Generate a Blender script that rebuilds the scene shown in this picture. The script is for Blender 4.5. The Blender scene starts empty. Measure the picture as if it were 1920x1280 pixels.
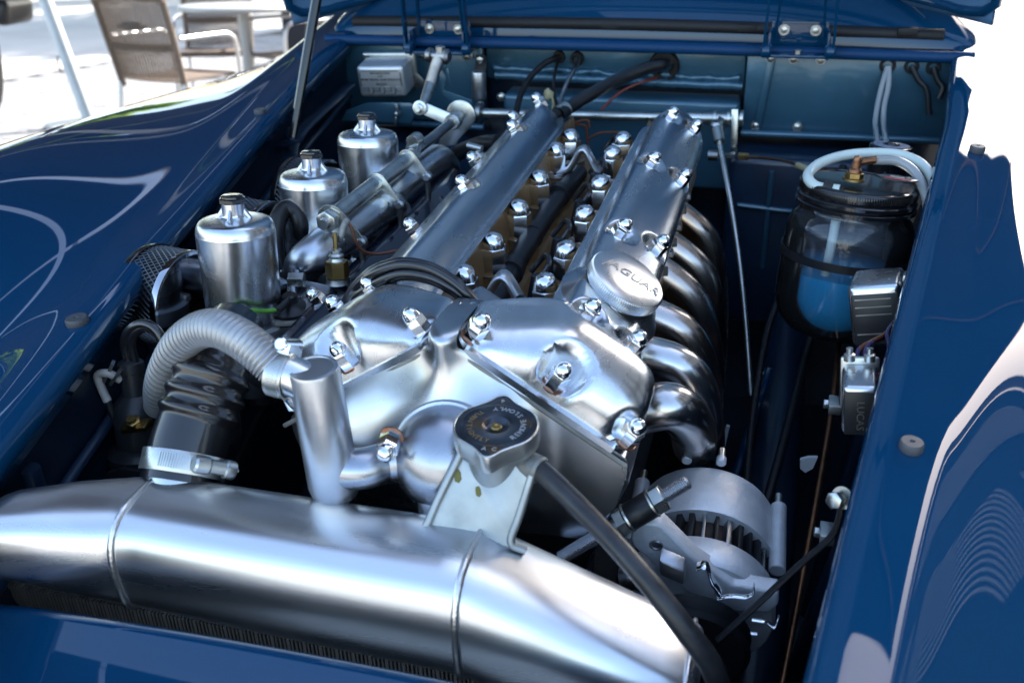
import bpy, bmesh, math, random
import numpy as np
from mathutils import Vector as V, Matrix
random.seed(7)
rad = math.radians
SC = bpy.context.scene
COL = SC.collection

# ------------------------------------------------------------------ camera
CAM = V((0.25309, -0.85570, 0.41501))
CR = Matrix(((0.96468, 0.09914, -0.24406), (0.26146, -0.47337, 0.84117), (-0.03214, -0.87527, -0.48257)))
CF = 1859.75
cd = bpy.data.cameras.new('camera'); cam = bpy.data.objects.new('camera', cd); COL.objects.link(cam)
cd.sensor_width = 36.0; cd.lens = 36.0 * CF / 1920.0; cd.clip_start = 0.02; cd.clip_end = 500.0
_r, _d, _f = CR @ V((1, 0, 0)), CR @ V((0, 1, 0)), CR @ V((0, 0, 1))
RX = Matrix.Rotation(rad(7.0), 4, 'X')      # the engine frame used for modelling pitches 7 degrees nose down from level
cam.matrix_world = RX @ Matrix(((_r.x, -_d.x, -_f.x, CAM.x), (_r.y, -_d.y, -_f.y, CAM.y), (_r.z, -_d.z, -_f.z, CAM.z), (0, 0, 0, 1)))
cd.dof.use_dof = True; cd.dof.focus_distance = 0.98; cd.dof.aperture_fstop = 7.0
SC.camera = cam

# ------------------------------------------------------------------ light
SUN_EL, SUN_AZ = 41.0, 22.0            # azimuth from +Y (rear of the car) towards +X
W = bpy.data.worlds.new('World'); SC.world = W; W.use_nodes = True
wn = W.node_tree.nodes; wl = W.node_tree.links
bg = wn['Background']; sky = wn.new('ShaderNodeTexSky'); sky.sky_type = 'NISHITA'; sky.sun_disc = False
sky.sun_elevation = rad(SUN_EL); sky.sun_rotation = rad(SUN_AZ); sky.dust_density = 2.2; sky.air_density = 1.2; sky.ozone_density = 1.6
wl.new(sky.outputs[0], bg.inputs[0]); bg.inputs[1].default_value = 0.15
sd = bpy.data.lights.new('sun', 'SUN'); sd.energy = 4.5; sd.angle = rad(0.5); sd.color = (1.0, 0.95, 0.87)
so = bpy.data.objects.new('sun', sd); COL.objects.link(so)
_s = V((math.sin(rad(SUN_AZ)) * math.cos(rad(SUN_EL)), math.cos(rad(SUN_AZ)) * math.cos(rad(SUN_EL)), math.sin(rad(SUN_EL))))
so.rotation_mode = 'QUATERNION'; so.rotation_quaternion = _s.to_track_quat('Z', 'Y'); so.location = (0, 6, 6)
SC.view_settings.view_transform = 'Standard'; SC.view_settings.look = 'None'
SC.view_settings.exposure = 2.0; SC.view_settings.gamma = 1.0; SC.view_settings.use_curve_mapping = False
SC.cycles.use_denoising = True
SC.cycles.max_bounces = 10; SC.cycles.transparent_max_bounces = 12; SC.cycles.transmission_bounces = 8
SC.cycles.caustics_reflective = False; SC.cycles.caustics_refractive = False
SC.cycles.sample_clamp_indirect = 6.0

# ------------------------------------------------------------------ helpers
def at(u, v, x=None, y=None, z=None):
    """point at a known depth coordinate on the sight line of a photo pixel (1920 x 1280)"""
    r = CR @ V((u - 960.0, v - 640.0, CF))
    t = (z - CAM.z) / r.z if z is not None else (x - CAM.x) / r.x if x is not None else (y - CAM.y) / r.y
    return CAM + r * t

def basis(axis, hint=None):
    a = V(axis).normalized()
    h = V(hint) if hint is not None else (V((0, 0, 1)) if abs(a.z) < 0.9 else V((1, 0, 0)))
    u = (h - a * h.dot(a)).normalized()
    return u, a.cross(u), a

def spline(pts, n=8):
    """Catmull-Rom through the points"""
    P = [V(p) for p in pts]
    if len(P) < 3:
        return P
    Q = [P[0] * 2 - P[1]] + P + [P[-1] * 2 - P[-2]]
    out = []
    for i in range(1, len(Q) - 2):
        a, b, c, d = Q[i - 1], Q[i], Q[i + 1], Q[i + 2]
        for k in range(n):
            t = k / n
            out.append(0.5 * ((2 * b) + (c - a) * t + (2 * a - 5 * b + 4 * c - d) * t * t + (3 * b - a - 3 * c + d) * t ** 3))
    out.append(P[-1])
    return out

UPR = V((0, math.sin(rad(7)), math.cos(rad(7))))      # true vertical in the engine frame

class G:
    """collects shapes into one mesh"""
    def __init__(s):
        s.v = []; s.f = []; s.m = []; s.mi = 0
    def add(s, vs, fs):
        o = len(s.v); s.v += [tuple(p) for p in vs]
        for f in fs:
            s.f.append(tuple(i + o for i in f)); s.m.append(s.mi)
        return s
    def rings(s, rings, closed=True, cap0=True, cap1=True, loop=False):
        n = len(rings[0]); vs = [p for r in rings for p in r]; fs = []
        R = len(rings)
        for i in range(R if loop else R - 1):
            j = (i + 1) % R
            for k in range(n if closed else n - 1):
                l = (k + 1) % n
                fs.append((i * n + k, i * n + l, j * n + l, j * n + k))
        if closed and not loop:
            if cap0: fs.append(tuple(range(n))[::-1])
            if cap1: fs.append(tuple((R - 1) * n + k for k in range(n)))
        return s.add(vs, fs)
    def lathe(s, o, axis, prof, seg=32, hint=None, cap0=True, cap1=True, shape=None):
        u, w, a = basis(axis, hint); o = V(o)
        rs = []
        for r, h in prof:
            ring = []
            for k in range(seg):
                t = 2 * math.pi * k / seg
                q = r * (shape(t, r, h) if shape else 1.0)
                ring.append(o + a * h + u * (q * math.cos(t)) + w * (q * math.sin(t)))
            rs.append(ring)
        return s.rings(rs, True, cap0, cap1)
    def cyl(s, p0, p1, r0, r1=None, seg=20, ch=0.0):
        p0, p1 = V(p0), V(p1); L = (p1 - p0).length; r1 = r0 if r1 is None else r1
        pr = [(r0, 0), (r1, L)] if ch <= 0 else [(r0 - ch, 0), (r0, ch), (r1, L - ch), (r1 - ch, L)]
        return s.lathe(p0, p1 - p0, pr, seg)
    def box(s, c, size, X=(1, 0, 0), Y=(0, 1, 0), Z=None):
        X, Y = V(X).normalized(), V(Y).normalized(); Z = X.cross(Y) if Z is None else V(Z); c = V(c)
        a, b, d = size[0] / 2, size[1] / 2, size[2] / 2
        vs = [c + X * (i * a) + Y * (j * b) + Z * (k * d) for k in (-1, 1) for j in (-1, 1) for i in (-1, 1)]
        return s.add(vs, [(0, 2, 3, 1), (4, 5, 7, 6), (0, 1, 5, 4), (2, 6, 7, 3), (0, 4, 6, 2), (1, 3, 7, 5)])
    def bar(s, p0, p1, w, t, hint=(0, 0, 1)):
        p0, p1 = V(p0), V(p1); u, q, a = basis(p1 - p0, hint)
        return s.box((p0 + p1) / 2, (t, w, (p1 - p0).length), u, q, a)
    def prism(s, pts, d, closed=True):
        """polygon (world points) pushed along d"""
        d = V(d); pts = [V(p) for p in pts]
        return s.rings([pts, [p + d for p in pts]])
    def tube(s, pts, r, seg=12, n=8, flat=None, hint=None, cap=True, wave=None):
        P = spline(pts, n) if n > 1 else [V(p) for p in pts]
        N = len(P); T = [(P[min(i + 1, N - 1)] - P[max(i - 1, 0)]).normalized() for i in range(N)]
        u, w, a = basis(T[0], hint); rs = []
        for i in range(N):
            u = (u - T[i] * u.dot(T[i])).normalized(); w = T[i].cross(u)
            q = i / (N - 1)
            if isinstance(r, (list, tuple)):
                x = q * (len(r) - 1); k = min(int(x), len(r) - 2); rr = r[k] + (r[k + 1] - r[k]) * (x - k)
            else:
                rr = r
            if wave: rr *= wave(q, i)
            e = flat or 1.0
            rs.append([P[i] + u * (rr * e * math.cos(2 * math.pi * k / seg)) + w * (rr * math.sin(2 * math.pi * k / seg)) for k in range(seg)])
        return s.rings(rs, True, cap, cap)
    def hexa(s, o, axis, af, h, hint=None):
        r = af / math.sqrt(3); c = r * 0.12
        u, w, a = basis(axis, hint); o = V(o)
        rr = [(r - c, 0), (r, c * .6), (r, h - c * .6), (r - c, h)]
        return s.rings([[o + a * hh + u * (q * math.cos(math.pi / 3 * k)) + w * (q * math.sin(math.pi / 3 * k)) for k in range(6)] for q, hh in rr])

def obj(name, g, mat, parent=None, smooth=35, bevel=0.0, seg=2, kind=None, label=None):
    """one mesh object (part when parent is given); g holds world positions"""
    me = bpy.data.meshes.new(name)
    base = WLOC.get(parent.name, V((0, 0, 0))) if parent else V((0, 0, 0))
    if parent is None:
        zs = [p[2] for p in g.v]; xs = [p[0] for p in g.v]; ys = [p[1] for p in g.v]
        base = V(((min(xs) + max(xs)) / 2, (min(ys) + max(ys)) / 2, min(zs)))
    me.from_pydata([(p[0] - base.x, p[1] - base.y, p[2] - base.z) for p in g.v], [], g.f)
    mats = mat if isinstance(mat, (list, tuple)) else [mat]
    for m in mats: me.materials.append(m)
    if len(mats) > 1: me.polygons.foreach_set('material_index', g.m)
    bm = bmesh.new(); bm.from_mesh(me)
    bmesh.ops.recalc_face_normals(bm, faces=bm.faces)
    if bevel > 0:
        es = [e for e in bm.edges if len(e.link_faces) == 2 and e.calc_face_angle(0) > rad(30)]
        bmesh.ops.bevel(bm, geom=es, offset=bevel, segments=seg, profile=0.5, affect='EDGES', clamp_overlap=True)
    bm.to_mesh(me); bm.free()
    if smooth:
        me.shade_smooth(); me.set_sharp_from_angle(angle=rad(smooth))
    o = bpy.data.objects.new(name, me); COL.objects.link(o)
    if parent:
        o.parent = parent
        WLOC[o.name] = base
    else:
        o.location = base; WLOC[o.name] = base
    if kind: o['kind'] = kind
    if label: o['label'] = label
    return o
WLOC = {}

def thing(name, label, cat, loc, group=None):
    o = bpy.data.objects.new(name, None); COL.objects.link(o); o.empty_display_size = 0.02
    o.location = V(loc); o['label'] = label; o['category'] = cat
    if group: o['group'] = group
    WLOC[o.name] = V(loc)
    return o
def tag(o, label, cat, group=None):
    o['label'] = label; o['category'] = cat
    if group: o['group'] = group
    return o
def structure(name, g, mat, **k):
    return obj(name, g, mat, kind='structure', **k)
def place(src, parent, mat4):
    """copy of a part at a world matrix, sharing its mesh"""
    c = src.copy(); COL.objects.link(c); c.parent = parent
    c.matrix_local = Matrix.Translation(-WLOC[parent.name]) @ mat4
    return c
def frame(o, axis, hint=None):
    u, w, a = basis(axis, hint); o = V(o)
    return Matrix(((u.x, w.x, a.x, o.x), (u.y, w.y, a.y, o.y), (u.z, w.z, a.z, o.z), (0, 0, 0, 1)))
def sstep(a, b, x):
    t = max(0.0, min(1.0, (x - a) / (b - a))); return t * t * (3 - 2 * t)
def lerp(a, b, t): return a + (b - a) * t

def lettering(name, txt, size, mat, parent, M, depth=0.0004, align='CENTER', shear=0.0):
    """raised letters as a mesh; M maps the text plane (x right, y up, z out) to the world"""
    c = bpy.data.curves.new(name, 'FONT'); c.body = txt; c.size = size; c.align_x = align; c.align_y = 'CENTER'
    c.extrude = depth; c.resolution_u = 2; c.shear = shear
    t = bpy.data.objects.new(name, c); COL.objects.link(t)
    bpy.context.view_layer.update()
    me = bpy.data.meshes.new_from_object(t.evaluated_get(bpy.context.evaluated_depsgraph_get()))
    bpy.data.objects.remove(t); bpy.data.curves.remove(c)
    me.name = name; me.materials.clear(); me.materials.append(mat)
    o = bpy.data.objects.new(name, me); COL.objects.link(o); o.parent = parent
    o.matrix_local = Matrix.Translation(-WLOC[parent.name]) @ M
    return o

# ------------------------------------------------------------------ materials
def material(name, base, rough=0.4, metal=0.0, coat=0.0, coat_r=0.03, noise=0.0, nscale=40.0, bump=0.0, bscale=200.0,
             rvar=0.0, spec=0.5, trans=0.0, ior=1.45, tint=None, stretch=None, tlo=0.45, thi=0.7, tscale=12.0):
    m = bpy.data.materials.new(name); m.use_nodes = True
    nt = m.node_tree; n = nt.nodes; L = nt.links; b = n['Principled BSDF']
    b.inputs['Base Color'].default_value = (*base, 1); b.inputs['Roughness'].default_value = rough
    b.inputs['Metallic'].default_value = metal; b.inputs['Coat Weight'].default_value = coat
    b.inputs['Coat Roughness'].default_value = coat_r; b.inputs['IOR'].default_value = ior
    b.inputs['Specular IOR Level'].default_value = spec; b.inputs['Transmission Weight'].default_value = trans
    tc = n.new('ShaderNodeTexCoord'); vec = tc.outputs['Object']
    if stretch:
        mp = n.new('ShaderNodeMapping'); mp.inputs['Scale'].default_value = stretch; L.new(vec, mp.inputs[0]); vec = mp.outputs[0]
    def nz(scale, detail=4.0):
        t = n.new('ShaderNodeTexNoise'); t.inputs['Scale'].default_value = scale; t.inputs['Detail'].default_value = detail
        L.new(vec, t.inputs['Vector']); return t.outputs['Fac']
    col = None
    if noise > 0:
        r = n.new('ShaderNodeMapRange'); L.new(nz(nscale), r.inputs[0]); r.inputs[1].default_value = 0.3; r.inputs[2].default_value = 0.7
        r.inputs[3].default_value = 1 - noise; r.inputs[4].default_value = 1 + noise * .5
        mx = n.new('ShaderNodeMix'); mx.data_type = 'RGBA'; mx.blend_type = 'MULTIPLY'; mx.inputs[0].default_value = 1
        mx.inputs[6].default_value = (*base, 1); L.new(r.outputs[0], mx.inputs[7]); col = mx.outputs[2]
    if tint is not None:
        r = n.new('ShaderNodeMapRange'); L.new(nz(tscale, 6), r.inputs[0]); r.inputs[1].default_value = tlo; r.inputs[2].default_value = thi
        mx = n.new('ShaderNodeMix'); mx.data_type = 'RGBA'; L.new(r.outputs[0], mx.inputs[0])
        if col: L.new(col, mx.inputs[6])
        else: mx.inputs[6].default_value = (*base, 1)
        mx.inputs[7].default_value = (*tint, 1); col = mx.outputs[2]
    if col: L.new(col, b.inputs['Base Color'])
    if rvar > 0:
        r = n.new('ShaderNodeMapRange'); L.new(nz(nscale * .6, 6), r.inputs[0]); r.inputs[1].default_value = 0.3; r.inputs[2].default_value = 0.7
        r.inputs[3].default_value = max(0.0, rough - rvar); r.inputs[4].default_value = rough + rvar; L.new(r.outputs[0], b.inputs['Roughness'])
    if bump > 0:
        bn = n.new('ShaderNodeBump'); bn.inputs['Strength'].default_value = bump; bn.inputs['Distance'].default_value = 0.001
        L.new(nz(bscale, 3), bn.inputs['Height']); L.new(bn.outputs[0], b.inputs['Normal'])
    return m

M = {}
M['paint'] = material('blue_car_paint', (0.0020, 0.042, 0.106), 0.45, 0.0, spec=0.0, coat=1.0, coat_r=0.015, bump=0.012, bscale=12, noise=0.06, nscale=6)
M['bay'] = material('bay_blue_paint', (0.042, 0.120, 0.185), 0.33, 0.35, coat=0.6, coat_r=0.08, bump=0.05, bscale=30, noise=0.18, nscale=9)
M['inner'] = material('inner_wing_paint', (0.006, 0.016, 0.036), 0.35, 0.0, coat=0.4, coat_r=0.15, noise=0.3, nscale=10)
M['alu'] = material('polished_aluminium', (0.70, 0.72, 0.745), 0.255, 1.0, rvar=0.05, nscale=60, bump=0.03, bscale=150, noise=0.10, stretch=(1, 0.25, 1))
M['alu2'] = material('brushed_aluminium', (0.74, 0.75, 0.76), 0.27, 1.0, rvar=0.06, nscale=25, bump=0.05, bscale=70, noise=0.08)
M['tank'] = material('satin_tank_aluminium', (0.80, 0.81, 0.82), 0.32, 1.0, rvar=0.08, nscale=40, bump=0.06, bscale=160, noise=0.09, stretch=(0.12, 1, 1))
M['cast'] = material('cast_aluminium', (0.50, 0.52, 0.54), 0.48, 0.85, bump=0.35, bscale=420, noise=0.15, nscale=25)
M['altern'] = material('blasted_aluminium', (0.78, 0.79, 0.80), 0.46, 0.40, bump=0.45, bscale=380, noise=0.22, nscale=28, rvar=0.08)
M['chrome'] = material('chrome', (0.86, 0.87, 0.88), 0.07, 1.0, bump=0.01, bscale=60)
M['zinc'] = material('zinc_plate', (0.60, 0.61, 0.58), 0.32, 0.95, noise=0.18, nscale=60, rvar=0.08, bump=0.06, bscale=200)
M['steel'] = material('dull_steel', (0.36, 0.37, 0.38), 0.35, 1.0, noise=0.25, nscale=50, rvar=0.1)
M['gold'] = material('gold_head_paint', (0.34, 0.20, 0.09), 0.36, 0.35, noise=0.25, nscale=35, bump=0.25, bscale=160, tint=(0.20, 0.11, 0.05), tlo=.5, thi=.85, tscale=30)
M['brass'] = material('aged_brass', (0.42, 0.29, 0.11), 0.33, 1.0, noise=0.3, nscale=70, bump=0.05, bscale=200)
M['copper'] = material('copper', (0.34, 0.17, 0.11), 0.35, 1.0, noise=0.3, nscale=60)
M['rubber'] = material('black_rubber', (0.012, 0.012, 0.014), 0.38, 0.0, noise=0.25, nscale=80, bump=0.08, bscale=120)
M['hose'] = material('shiny_black_hose', (0.010, 0.010, 0.012), 0.3, 0.0, coat=0.8, coat_r=0.07, bump=0.06, bscale=60)
M['black'] = material('black_enamel', (0.008, 0.008, 0.010), 0.18, 0.0, coat=0.6, bump=0.02, bscale=40)
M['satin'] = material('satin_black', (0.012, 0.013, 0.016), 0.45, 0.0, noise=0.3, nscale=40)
M['pipe'] = material('heat_tinted_steel', (0.56, 0.51, 0.48), 0.24, 1.0, rvar=0.08, nscale=18, tint=(0.36, 0.22, 0.13), tlo=.46, thi=.72, tscale=9)
M['darkalu'] = material('dark_polished_aluminium', (0.40, 0.42, 0.46), 0.27, 1.0, rvar=0.07, nscale=25, noise=0.15, bump=0.06, bscale=50)
M['dome'] = material('dark_stained_aluminium', (0.40, 0.42, 0.46), 0.26, 1.0, rvar=0.09, nscale=20, noise=0.2, bump=0.06, bscale=60)
M['whitehose'] = material('white_plastic_tube', (0.62, 0.70, 0.66), 0.3, 0.0)
M['corr'] = material('corrugated_metal_foil', (0.40, 0.41, 0.42), 0.42, 0.6, noise=0.15, nscale=30)
M['wicker'] = material('brown_wicker', (0.19, 0.145, 0.115), 0.6, 0.0, noise=0.3, nscale=120, bump=0.3, bscale=300)
M['frame'] = material('chair_aluminium', (0.55, 0.56, 0.58), 0.3, 0.9)
M['pole'] = material('pale_grey_pole', (0.50, 0.55, 0.58), 0.4, 0.1, noise=0.05, nscale=10)
M['tyre'] = material('tyre_rubber', (0.009, 0.009, 0.010), 0.8, spec=0.2, noise=0.2, nscale=30)
M['cloth'] = material('unseen_awning_cloth', (0.02, 0.02, 0.025), 0.8)
M['wood'] = material('brown_wood', (0.20, 0.12, 0.06), 0.5, noise=0.2, nscale=20)
M['bark'] = material('bark', (0.07, 0.05, 0.035), 0.8, noise=0.3, nscale=12, bump=0.5, bscale=30)
M['ink'] = material('dark_print', (0.03, 0.03, 0.035), 0.5)
M['capdark'] = material('blackened_cap_paint', (0.085, 0.095, 0.115), 0.30, 0.9, noise=0.35, nscale=60, tint=(0.22, 0.13, 0.05), tlo=.58, thi=.75, tscale=45)
M['silver'] = material('silver_letter', (0.7, 0.7, 0.7), 0.35, 0.8)
M['red'] = material('red_enamel', (0.42, 0.02, 0.03), 0.3)
M['green'] = material('green_wire', (0.10, 0.30, 0.04), 0.4)
M['wire'] = material('brown_wire', (0.13, 0.045, 0.022), 0.45)
M['purple'] = material('purple_wire', (0.045, 0.035, 0.10), 0.35)
M['tape'] = material('yellowed_tape', (0.42, 0.36, 0.20), 0.6)
M['weld'] = material('weld_bead', (0.78, 0.77, 0.75), 0.33, 1.0, bump=0.5, bscale=300)
M['gasket'] = material('pale_gasket', (0.28, 0.27, 0.24), 0.6, noise=0.3, nscale=80)
M['white'] = material('white_plastic', (0.7, 0.7, 0.7), 0.4)
M['fabric'] = material('dark_trousers', (0.015, 0.015, 0.02), 0.8)
M['castd'] = None
M['alub'] = material('satin_polished_aluminium', (0.66, 0.68, 0.71), 0.30, 1.0, rvar=0.08, nscale=22, noise=0.15, bump=0.08, bscale=60)
M['tapeg'] = material('frayed_grey_braid', (0.42, 0.40, 0.36), 0.55, 0.3, noise=0.4, nscale=150)
M['copperd'] = material('tarnished_copper', (0.28, 0.14, 0.08), 0.4, 1.0, noise=0.3, nscale=60)
M['steelb'] = material('bright_steel', (0.50, 0.52, 0.55), 0.38, 0.95, noise=0.15, nscale=40)
M['whitem'] = material('bright_plated_steel', (0.72, 0.73, 0.72), 0.35, 0.85, noise=0.12, nscale=50)
M['rail'] = material('dark_blue_black_enamel', (0.010, 0.014, 0.030), 0.16, 0.3, coat=0.8, bump=0.02, bscale=40)
M['pipe2'] = material('polished_header_steel', (0.62, 0.61, 0.60), 0.24, 1.0, rvar=0.06, nscale=18, noise=0.15, tint=(0.42, 0.33, 0.25), tlo=.55, thi=.8, tscale=8)
M['cast2'] = material('satin_cast_aluminium', (0.58, 0.60, 0.63), 0.33, 0.95, rvar=0.06, nscale=20, noise=0.15, bump=0.1, bscale=200)
M['zincp'] = material('pale_plated_brass', (0.36, 0.39, 0.40), 0.42, 0.85, noise=0.25, nscale=35, rvar=0.1, bump=0.08, bscale=90)
M['stain'] = material('green_stain', (0.16, 0.15, 0.04), 0.7)
M['goldletter'] = material('gold_letter', (0.50, 0.32, 0.14), 0.35, 0.8)
M['hose2'] = material('weathered_rubber_hose', (0.022, 0.023, 0.026), 0.33, 0.0, noise=0.5, nscale=60, bump=0.3, bscale=150, rvar=0.1)
M['ferr'] = material('grey_ferrule', (0.22, 0.23, 0.22), 0.5, 0.5, noise=0.3, nscale=80)
M['coilb'] = material('dull_black_plastic', (0.020, 0.021, 0.024), 0.36, noise=0.2, nscale=40)
M['sleeve'] = material('dirty_white_sleeve', (0.40, 0.38, 0.36), 0.55, noise=0.2, nscale=90)
M['alud'] = material('embossed_aluminium', (0.05, 0.05, 0.06), 0.5, 0.3)
M['redd'] = material('dark_red_plastic', (0.13, 0.02, 0.02), 0.4)
M['badge'] = material('dark_badge', (0.012, 0.014, 0.018), 0.25, coat=0.5)
M['ring'] = material('blue_grey_print', (0.20, 0.24, 0.34), 0.4, noise=0.3, nscale=120)
M['cleart'] = material('cloudy_clear_tube', (0.45, 0.48, 0.50), 0.15, 0.0, trans=0.35, coat=0.5)
M['redw'] = material('red_wire_sleeve', (0.20, 0.03, 0.015), 0.4)
M['poleg'] = material('grey_metal_leg', (0.36, 0.37, 0.38), 0.4, 0.5)

def see_through(name, tint, body, share, rough=0.02):
    """thin clear wall: tinted see-through, a mirror that grows at grazing angles, and a share of body colour"""
    m = bpy.data.materials.new(name); m.use_nodes = True; n = m.node_tree.nodes; L = m.node_tree.links
    n.remove(n['Principled BSDF']); out = n['Material Output']
    t = n.new('ShaderNodeBsdfTransparent'); t.inputs[0].default_value = (*tint, 1)
    d = n.new('ShaderNodeBsdfPrincipled'); d.inputs['Base Color'].default_value = (*body, 1); d.inputs['Roughness'].default_value = 0.3
    g = n.new('ShaderNodeBsdfGlossy'); g.inputs['Roughness'].default_value = rough
    f = n.new('ShaderNodeFresnel'); f.inputs[0].default_value = 1.45
    a = n.new('ShaderNodeMixShader'); a.inputs[0].default_value = share; L.new(t.outputs[0], a.inputs[1]); L.new(d.outputs[0], a.inputs[2])
    b = n.new('ShaderNodeMixShader'); L.new(f.outputs[0], b.inputs[0]); L.new(a.outputs[0], b.inputs[1]); L.new(g.outputs[0], b.inputs[2])
    L.new(b.outputs[0], out.inputs[0]); return m
M['glass'] = see_through('clear_glass', (0.97, 0.985, 1.0), (0.8, 0.85, 0.9), 0.02)
M['fluid'] = see_through('blue_washer_fluid', (0.10, 0.50, 0.95), (0.004, 0.46, 0.92), 0.85)
M['under'] = material('lightened_underside_paint', (0.085, 0.19, 0.34), 0.4, 0.0, coat=0.5, coat_r=0.1, noise=0.12, nscale=5, bump=0.03, bscale=20)  # car blue lightened so covers and wings mirror a brighter bonnet
M['cloth2'] = material('unseen_shade_cloth', (0.012, 0.018, 0.035), 0.8)

def leaf_material():
    m = bpy.data.materials.new('sunlit_leaf'); m.use_nodes = True; n = m.node_tree.nodes; L = m.node_tree.links
    d = n['Principled BSDF']; d.inputs['Base Color'].default_value = (0.07, 0.12, 0.016, 1); d.inputs['Roughness'].default_value = 0.6
    t = n.new('ShaderNodeBsdfTranslucent'); t.inputs[0].default_value = (0.36, 0.52, 0.05, 1)
    x = n.new('ShaderNodeMixShader'); x.inputs[0].default_value = 0.55
    L.new(d.outputs[0], x.inputs[1]); L.new(t.outputs[0], x.inputs[2]); L.new(x.outputs[0], n['Material Output'].inputs[0]); return m
M['leaf'] = leaf_material()
M['sealr'] = material('black_seal_rubber', (0.012, 0.012, 0.014), 0.6)
M['nickel'] = material('bright_nickel_nut', (0.80, 0.81, 0.82), 0.17, 1.0)
M['boxalu'] = material('satin_tinned_box', (0.72, 0.73, 0.74), 0.42, 0.8, noise=0.08, nscale=40)
M['gut'] = material('satin_gutter_paint', (0.0028, 0.040, 0.12), 0.55, 0.0, coat=0.1, coat_r=0.3, spec=0.25)
M['alu3'] = material('dull_polished_aluminium', (0.58, 0.60, 0.62), 0.30, 1.0, rvar=0.06, nscale=30, bump=0.04, bscale=60, noise=0.12)
M['tab'] = material('grey_tab', (0.42, 0.43, 0.45), 0.5)
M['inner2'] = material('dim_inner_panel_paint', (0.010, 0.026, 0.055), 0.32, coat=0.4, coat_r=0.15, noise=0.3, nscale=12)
M['housew'] = material('unseen_house_render', (0.06, 0.058, 0.055), 0.8, noise=0.2, nscale=3)
M['fins'] = material('bronze_core_fins', (0.30, 0.26, 0.21), 0.45, 0.5)
M['statr'] = material('varnished_stator', (0.045, 0.030, 0.022), 0.4, 0.3)
ZG = -0.85
# ------------------------------------------------------------------ car body
car = thing('classic_car', 'dark blue classic car with its bonnet raised over a polished engine', 'car', (0, 0.8, ZG))
XC = -0.008
def lip(y):
    s = .378 + .17 * min(y, .5) + (.12 * (y - .5) if y > .5 else 0)
    return s, (.003 + .10 * y if y < 0 else .003 + .058 * y)
def wing(side):
    ys = [-1.0, -.85, -.7, -.6, -.5, -.4, -.3, -.2, -.1, 0, .1, .2, .3, .4, .5, .6, .7, .8, .9, 1.05, 1.2, 1.4]
    secs = []
    for y in ys:
        xl, zl = lip(y)
        if y < -.6: xl = lip(-.6)[0] - .10 * (-.6 - y)
        if y < -.5: zl = lip(-.5)[1] - .25 * (-.5 - y)
        xc = .69 + .03 * sstep(-.5, .6, y)
        zc = lerp(.052, -.03, sstep(-.05, 1.05, y)) if y > -.05 else lerp(-.17, .052, sstep(-1.0, -.02, y))
        if side > 0: zc -= .050
        vd = .085 * (1 - sstep(-.55, .10, y))                # valley between the bonnet flange and the wing crest
        w = xc - xl
        pts = [(xl - .002, zl - .028), (xl - .004, zl - .010), (xl, zl - .002), (xl + .006, zl)]
        pts += [(xl + .02, zl + .001), (xl + .055, zl - .002 - vd * .05), (xl + .085, zl - vd * .35 + .002), (xl + w * .42, lerp(zl, zc, .25) - vd * .95), (xl + w * .62, lerp(zl, zc, .55) - vd * .75), (xl + w * .82, lerp(zl, zc, .88) - vd * .15),
                (xc, zc), (xc + .06, zc - .02), (xc + .105, zc - .075), (xc + .128, zc - .17), (.835, zc - .33), (.84, -.55)]
        head, tail = pts[:4], spline([V((p[0], 0, p[1])) for p in pts[3:]], 10)
        prof = [V((p[0], 0, p[1])) for p in head[:3]] + tail
        secs.append([V((XC + side * p.x, y, p.z)) for p in prof])
    # smooth along the car as well
    out = []
    n = len(secs[0]); cols = [spline([s[k] for s in secs], 6) for k in range(n)]
    A = np.array([[tuple(cols[k][i]) for k in range(n)] for i in range(len(cols[0]))])
    B = A.copy()
    for _ in range(60):                                   # fair the sheet beyond the lip
        S = B.copy(); S[1:-1, 1:-1] = .25 * (B[2:, 1:-1] + B[:-2, 1:-1] + B[1:-1, 2:] + B[1:-1, :-2]); S[:, :14] = A[:, :14]
        for c in range(14, 24): S[:, c] = A[:, c] + (S[:, c] - A[:, c]) * (c - 13) / 11
        B = S
    out = [[V(p) for p in r] for r in B]
    g = G().rings(out, closed=False)
    o = obj('front_wing', g, M['paint'], car, smooth=60)
    md = o.modifiers.new('thickness', 'SOLIDIFY'); md.thickness = 0.002; md.offset = -1
    return o
for s in (-1, 1): wing(s)

def inner_wing(side):
    rows = []
    for y in (-.62, -.4, -.2, 0, .2, .4, .6, .802):
        xl, zl = lip(y)
        rows.append([V((XC + side * (xl + dx), y, zl + dz)) for dx, dz in ((.001, -.024), (.012, -.04), (.012, -.12), (-.02, -.3), (-.06, -.62))])
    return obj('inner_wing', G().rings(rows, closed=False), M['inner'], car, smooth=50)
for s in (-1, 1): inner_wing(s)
g = G().box((0, .1, -.64), (1.3, 1.6, .01)); obj('dark_floor_pan', g, M['inner'], car)  # pan added below the bay to keep it dark

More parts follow.
